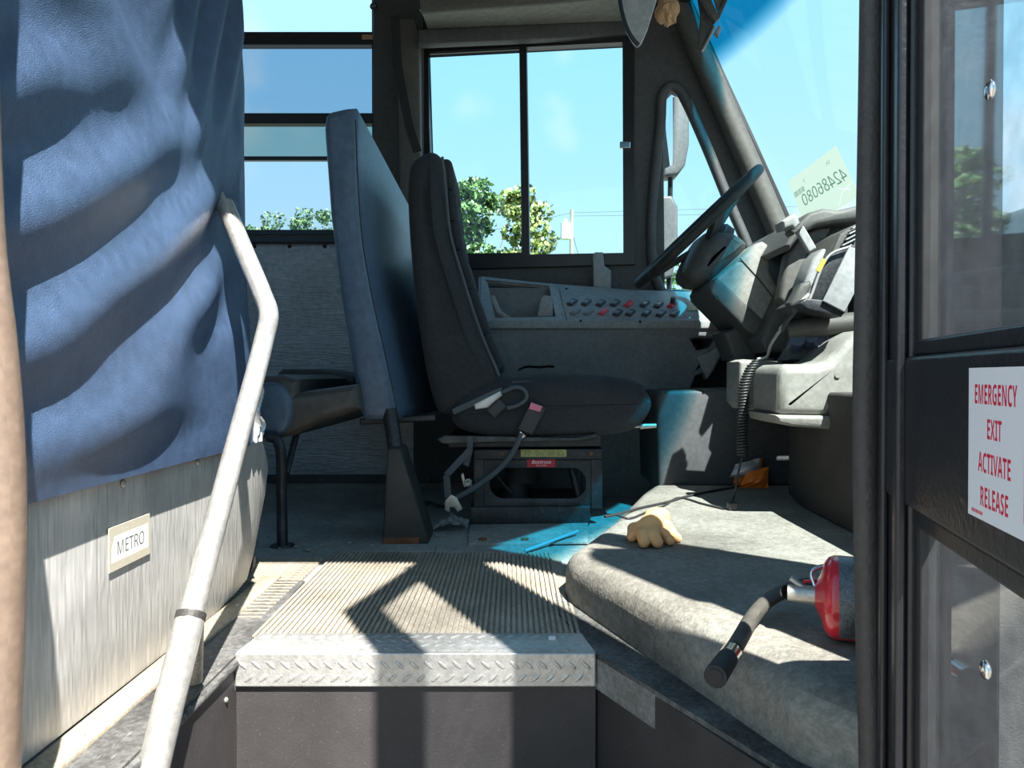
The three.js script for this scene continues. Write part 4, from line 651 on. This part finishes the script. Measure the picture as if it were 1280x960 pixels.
{ // fire extinguisher lying down, with hose
  const t = thing('fire_extinguisher', atY(1060, 800, 0.1), 'red fire extinguisher lying on the engine cover behind the door post', 'fire extinguisher');
  const R = 0.056, a = atY(1030, 745, 0.158), ax = V(0.86, 0, 0.34).normalize();
  const prof = [[0.012, -0.012], [0.018, -0.01], [0.03, -0.004], [0.045, 0.0], [0.053, 0.006], [R, 0.013], [R, 0.32], [0.05, 0.34], [0.001, 0.342]].map((p) => new THREE.Vector2(...p));
  const q = new THREE.Quaternion().setFromUnitVectors(V(0, 1, 0), ax);
  obj('cylinder', new THREE.LatheGeometry(prof, 40).applyQuaternion(q).translate(a.x, a.y, a.z), M.redExt, t);
  const lab = new THREE.CylinderGeometry(R + 0.001, R + 0.001, 0.22, 40, 1, true, -2.0, 2.5).translate(0, 0.128, 0).applyQuaternion(q).translate(a.x, a.y, a.z);
  obj('label_band', lab, mat([0.33, 0.36, 0.38], 0.4, { map: rep(T.scuff, 5), metalness: 0.3 }), t).userData.label = 'grey printed label band';
  const v = a.clone().addScaledVector(ax, -0.012), e = v.clone().addScaledVector(ax, -0.035);
  obj('valve', [rod(v.clone().addScaledVector(ax, 0.02), e, 0.014, 0.011), bar(v, v.clone().addScaledVector(ax, -0.03).add(V(0, 0.02, -0.005)), 0.012, 0.006)], M.zinc, t);
  obj('handle', tube([v.clone().add(V(0.0, 0.012, 0)), v.clone().add(V(0.0, 0.03, -0.01)), v.clone().add(V(0.035, 0.04, -0.01)), v.clone().add(V(0.05, 0.035, -0.01))], 0.003, 24, 6), M.chrome, t);
  obj('safety_tag', bar(v.clone().add(V(-0.012, 0.016, -0.01)), v.clone().add(V(0.018, 0.018, -0.012)), 0.006, 0.004), M.red, t);
  const H = [[1012, 733], [990, 736], [970, 744], [952, 758], [938, 776], [927, 795], [917, 812]].map(([x, y], i) => atY(x, y, [0.142, 0.14, 0.134, 0.128, 0.122, 0.118, 0.116][i]));
  obj('hose', tube([e, ...H], 0.0105, 70, 12), M.hose, t);
  obj('hose_cuff', rod(H[0], H[1].clone().lerp(H[0], 0.3), 0.013), M.rubber, t);
  const n0 = atY(915, 815, 0.116), n1 = atY(894, 846, 0.115); obj('ferrule', rod(n0, n0.clone().lerp(n1, 0.3), 0.0125), M.chrome, t);
  const nd = n1.clone().sub(n0).normalize(); obj('nozzle', rod(n0.clone().lerp(n1, 0.28), n1, 0.0125, 0.0135), M.rubber, t); obj('nozzle_bore', rod(n1.clone().addScaledVector(nd, -0.004), n1.clone().addScaledVector(nd, 0.0008), 0.009), M.blackMatte, t);
}
{ // thin wires across the cover, straw on the floor, chip on the step edge
  tag(obj('loose_wire', tube([[756, 646], [775, 642], [800, 635], [832, 628], [860, 620], [905, 611], [958, 602]].map(([x, y], i) => atY(x, y, 0.104 + 0.0 * i)), 0.0035, 80, 6), M.cord), 'thin dark wire lying across the engine cover', 'wire');
  tag(obj('loose_wire', tube([[768, 643], [785, 648], [806, 641], [830, 632], [850, 622], [880, 630], [905, 636]].map(([x, y]) => atY(x, y, 0.1035)), 0.0028, 80, 6), M.cord), 'second finer dark wire looping on the engine cover', 'wire');
  tag(obj('drinking_straw', rod(atY(656, 689, 0.012), atY(722, 664, 0.022), 0.0042), M.cyan), 'pale blue straw on the floor by the pedestal', 'straw');
  const p = atY(690, 797, 0.016); tag(obj('white_chip', box(p.x - 0.006, p.x + 0.006, 0.012, 0.018, p.z - 0.004, p.z + 0.004, 0.001), M.white), 'tiny white chip lying on the step edge', 'debris');
  const s = []; for (let i = 0; i < 14; i++) { const q = atY(rr(330, 560), rr(660, 690), 0.004); s.push(new THREE.IcosahedronGeometry(rr(0.003, 0.008), 0).scale(1.4, 0.4, 1).rotateY(rr(0, 6)).translate(q.x, 0.003, q.z)); }
  const gr = stuff(obj('dirt_crumbs', s, M.angle)); gr.userData.label = 'scattered dirt crumbs on the rear floor'; gr.userData.category = 'dirt';
  const w = [[560, 634], [550, 632], [535, 628], [525, 630]].map(([x, y]) => atY(x, y, 0.012)); tag(obj('floor_cable', tube(w, 0.006, 40, 8), M.cord), 'black cable on the floor behind the seat pedestal', 'cable');
}

// ---------------------------------------------------------------- overhead things
{
  const t = thing('interior_mirror', atZ(796, -60, 2.2), 'black rimmed interior mirror hanging above the driver', 'mirror');
  const out = [[770, -60], [776, 8], [784, 36], [792, 50], [798, 56], [803, 52], [810, 36], [824, -10], [832, -60]], inn = [[775, -60], [781, 8], [788, 34], [796, 49], [799, 49], [806, 34], [819, -10], [826, -60]];
  obj('housing', slab(out, 2.2, 0.03, { bevel: 0.007, holes: [inn] }), M.shell, t);
  const g = slab(inn, 2.204, 0.004, { bevel: 0 }); const ctr = atZ(800, 0, 2.206); g.translate(-ctr.x, -ctr.y, -ctr.z).rotateY(0.22).rotateX(-0.16).translate(ctr.x, ctr.y, ctr.z - 0.004);
  obj('reflector', slab(inn, 2.206, 0.004, { bevel: 0 }), M.mirror, t);
  obj('rim_strip', tube([[770, -60], [776, 8], [784, 36], [792, 50], [798, 56]].map(([x, y]) => atZ(x, y, 2.198)), 0.006, 40, 8), M.black, t);
  obj('stem', rod(atZ(798, -50, 2.23), V(atZ(798, -50, 2.23).x, CEIL, -2.23), 0.012), M.black, t);
  const v = thing('sun_visor', atZ(885, 10, 2.75), 'dark folded sun visor hanging at the front pillar', 'visor');
  obj('visor_blade', slab([[868, -30], [876, 20], [872, 62], [878, 65], [893, 33], [880, -10], [876, -40]], 2.8, 0.012, { bevel: 0.003 }), M.dashDark, v);
  obj('visor_edge', tube([[893, 33], [884, 52], [877, 65]].map(([x, y]) => atZ(x, y, 2.795)), 0.005, 20, 8), M.shell, v);
  obj('visor_arm', slab([[872, -10], [894, 28], [900, 22], [912, -6], [908, -8], [897, 16], [882, -16]], 2.76, 0.02, { bevel: 0.003 }), M.dashDark, v);
  obj('visor_clip', slab([[893, 40], [899, 31], [902, 34], [898, 46]], 2.75, 0.02, { bevel: 0.004 }), M.shell, v);
  obj('visor_panel', slab([[884, -30], [902, -36], [912, -10], [897, 14]], 2.77, 0.008, { bevel: 0.002 }), M.trimWarm, v);
  obj('visor_bracket', rod(atZ(880, -20, 2.79), V(atZ(880, -20, 2.79).x, CEIL - 0.1, -2.79), 0.008), M.black, v);
  const pc = atZ(834, 14, 2.75), pg = new THREE.IcosahedronGeometry(0.05, 3); const pp = pg.attributes.position; for (let i = 0; i < pp.count; i++) { const x = pp.getX(i), y = pp.getY(i), z = pp.getZ(i), n = 0.72 + 0.6 * Math.abs(Math.sin(x * 90 + y * 40) * Math.cos(z * 80 - y * 70)) * 0.6; pp.setXYZ(i, x * n * 0.85, y * n * 1.15, z * n * 0.8); } pg.computeVertexNormals();
  tag(obj('crumpled_paper', [pg.toNonIndexed().translate(pc.x, pc.y, pc.z), rod(V(pc.x, pc.y + 0.03, pc.z), V(pc.x, 2.3, pc.z), 0.01)], M.tan), 'crumpled tan paper towel stuffed by the interior mirror', 'paper');
  const hk = atZ(467, 8, 3.26); tag(obj('wall_hook', new THREE.TorusGeometry(0.012, 0.004, 8, 18).translate(hk.x, hk.y, hk.z), M.black), 'small black ring hook on the centre pillar top', 'hook');
}
{ // exterior mirrors beyond the quarter window
  const t = thing('exterior_mirror', atZ(838, 360, 3.6), 'grey bus door mirror outside the quarter window', 'mirror');
  obj('upper_shell', slab([[842, 120], [850, 114], [862, 118], [862, 180], [857, 206], [848, 218], [830, 220], [830, 210], [840, 205]], 3.6, 0.12, { bevel: 0.015, seg: 4 }), M.mirrorShell, t);
  obj('upper_glass', slab([[826, 118], [841, 116], [842, 206], [826, 214]], 3.605, 0.01, { bevel: 0.002 }), M.mirror, t);
  obj('lower_shell', slab([[826, 245], [840, 244], [848, 258], [848, 300], [842, 345], [826, 350]], 3.6, 0.1, { bevel: 0.015, seg: 4 }), M.mirrorShell, t);
  obj('arm', rod(atZ(838, 216, 3.65), atZ(836, 380, 3.65), 0.012), M.black, t);
  obj('arm', rod(atZ(836, 380, 3.65), atZ(836, 384, 3.3), 0.012), M.black, t);
}
{ // mirror outside the door side of the nose: its shadow crosses the engine cover
  const t = thing('exterior_mirror', V(0.78, 0.55, -0.5), 'grey bus mirror on an arm outside the door side nose', 'mirror');
  obj('mirror_shell', box(0.64, 0.93, 1.34, 1.84, -0.52, -0.42, 0.04), M.mirrorShell, t); obj('mirror_glass', box(0.65, 0.92, 1.36, 1.82, -0.526, -0.519, 0.002), M.mirror, t);
  obj('arm', tube([V(0.8, 1.36, -0.47), V(0.85, 1.0, -0.5), V(0.98, 0.7, -0.6), V(1.06, 0.56, -0.7)], 0.014, 40, 10), M.black, t);
}
{ // auction tag on the windscreen, seen from behind
  const cv = document.createElement('canvas'); cv.width = 640; cv.height = 420; const c = cv.getContext('2d'); c.fillStyle = '#c6d6c8'; c.fillRect(0, 0, 640, 420);
  c.translate(640, 0); c.scale(-1, 1); c.fillStyle = '#2e6b57'; c.font = '132px sans-serif'; c.textAlign = 'center'; c.fillText('42486080', 300, 262, 540); c.font = '38px sans-serif'; c.fillText('CA', 150, 90); c.fillText('3', 470, 90);
  for (let i = 0; i < 26; i++) c.fillRect(500 + i * 5, 110, rnd() > 0.5 ? 3 : 1.5, 44);
  c.strokeStyle = '#e4efe3'; c.lineWidth = 7; c.beginPath(); c.moveTo(20, 300); c.lineTo(150, 330); c.lineTo(230, 400); c.moveTo(60, 340); c.lineTo(160, 290); c.stroke();
  const tx = new THREE.CanvasTexture(cv); tx.colorSpace = THREE.SRGBColorSpace;
  const q = [[1007, 285], [985, 227], [1045, 182], [1075, 245]].map(([x, y]) => atZ(x, y, 2.42));      // bottom start, top start, top end, bottom end
  const g = new THREE.BufferGeometry(); g.setAttribute('position', new THREE.Float32BufferAttribute([q[0], q[3], q[2], q[1]].flatMap((v) => v.toArray()), 3)); g.setAttribute('uv', new THREE.Float32BufferAttribute([0, 0, 1, 0, 1, 1, 0, 1], 2)); g.setIndex([0, 1, 2, 0, 2, 3]); g.computeVertexNormals();
  tag(obj('auction_tag', g, mat([0.5, 0.51, 0.5], 0.8, { map: tx, transmission: 0.3, thickness: 0 }), scene, true), 'pale green paper tag with number reversed behind the windscreen', 'paper tag');
}

// ---------------------------------------------------------------- outside: trees, utility pole
function tree(name, label, group, base, h, w, n, leaf, cols, open) {
  const t = thing(name, base, label, 'tree', group);
  obj('trunk', [rod(base.clone(), base.clone().add(V(0.1, h * 0.7, 0)), w * 0.035, w * 0.012, 8), ...Array.from({ length: 7 }, (_, i) => rod(base.clone().add(V(0, h * (0.3 + 0.05 * i), 0)), base.clone().add(V(rr(-0.35, 0.35) * w, h * rr(0.55, 0.85), rr(-0.3, 0.3) * w)), w * 0.014, w * 0.004, 5))], M.bark, t);
  const pos = [], col = [], nor = [], blobs = [];
  for (let i = 0; i < open; i++) { const a = rr(0, 6.283), e = rr(0.0, 1), r = Math.sqrt(rnd()) * Math.sin(Math.PI * Math.min(0.97, 0.18 + 0.8 * e)) ** 0.7 * 0.5 * w; blobs.push([Math.cos(a) * r, h * (0.2 + 0.74 * e), Math.sin(a) * r, rr(0.09, 0.17) * w * (n < 3000 ? 1.6 : 1)]); }
  for (let i = 0; i < n; i++) {
    const b = blobs[i % open], d = V(rr(-1, 1), rr(-1, 1), rr(-1, 1)).normalize().multiplyScalar(b[3] * Math.cbrt(rr(0.25, 1))), c = base.clone().add(V(b[0] + d.x, b[1] + d.y * 0.7, b[2] + d.z));
    const u = V(rr(-1, 1), rr(-1, 1), rr(-1, 1)).normalize(), v = V(rr(-1, 1), rr(-1, 1), rr(-1, 1)).cross(u).normalize(), s = leaf * rr(0.6, 1.3), q = [c.clone().addScaledVector(u, s), c.clone().addScaledVector(v, s * 0.7), c.clone().addScaledVector(u, -s), c.clone().addScaledVector(v, -s * 0.7)];
    const k = cols[Math.floor(rnd() * cols.length)], m = rr(0.8, 1.2), nn = d.clone().normalize().add(V(0, 0.3, 0)).normalize();
    for (const j of [0, 1, 2, 0, 2, 3]) { pos.push(...q[j].toArray()); nor.push(...nn.toArray()); col.push(k[0] * m, k[1] * m, k[2] * m); }
  }
  const g = new THREE.BufferGeometry(); g.setAttribute('position', new THREE.Float32BufferAttribute(pos, 3)); g.setAttribute('normal', new THREE.Float32BufferAttribute(nor, 3)); g.setAttribute('uv', new THREE.Float32BufferAttribute(new Array(pos.length / 3 * 2).fill(0), 2)); g.setAttribute('color', new THREE.Float32BufferAttribute(col, 3));
  obj('crown', g, M.leaf, t, true);
}
M.leaf = mat([1, 1, 1], 0.9, { vertexColors: true, transmission: 0.35, thickness: 0 });
const deep = [[0.12, 0.26, 0.08], [0.16, 0.32, 0.1], [0.2, 0.34, 0.1]], lime = [[0.34, 0.42, 0.1], [0.26, 0.38, 0.1], [0.42, 0.44, 0.12]];
const out = (px, d) => V((px - 640) / F * d, -0.83, -d);
tree('leafy_tree', 'dense deep green tree seen behind the driver seat back', null, out(592, 43), 12.9, 5.6, 9000, 0.13, deep, 60);
tree('leafy_tree', 'airy yellow green tree crossing the window meeting rail', null, out(650, 37), 10.6, 4.4, 7000, 0.12, lime, 52);
for (const [px, d, h, w] of [[322, 58, 14.2, 4.2], [350, 66, 16.2, 5], [376, 60, 14.8, 4.2], [408, 74, 18.2, 5]]) tree('distant_tree', 'green tree top showing above the passenger window sill', 'trees beyond the passenger window', out(px, d), h, w, 2200, 0.16, deep, 26);
for (const [px, d, h, w] of [[836, 78, 12.6, 7], [884, 90, 14.6, 8], [930, 80, 12.6, 7]]) tree('distant_tree', 'far green tree seen low through the quarter window', 'trees beyond the quarter window', out(px, d), h, w, 2600, 0.22, deep, 26);
{
  const b = out(712, 46), top = atZ(715, 262, 46), t = thing('utility_pole', b, 'wooden utility pole with transformer and thin wires', 'pole');
  obj('post', rod(b, top, 0.16, 0.11), M.poleWood, t);
  const tr = atZ(707, 289, 45.8); obj('transformer', [new THREE.CylinderGeometry(0.3, 0.3, 0.95, 16).translate(tr.x, tr.y, tr.z), new THREE.CylinderGeometry(0.1, 0.12, 0.25, 8).translate(tr.x, tr.y + 0.6, tr.z)], M.white, t);
  for (const [a, c] of [[[715, 266], [560, 300]], [[715, 270], [900, 268]], [[712, 293], [600, 330]], [[715, 266], [1000, 258]]]) obj('power_line', rod(atZ(...a, 46), atZ(...c, 46), 0.012, 0.012, 5), M.cord, t);
  obj('guy_wire', rod(atZ(715, 290, 46), atZ(726, 330, 46), 0.015, 0.015, 5), M.cord, t);
}

renderer.render(scene, camera);
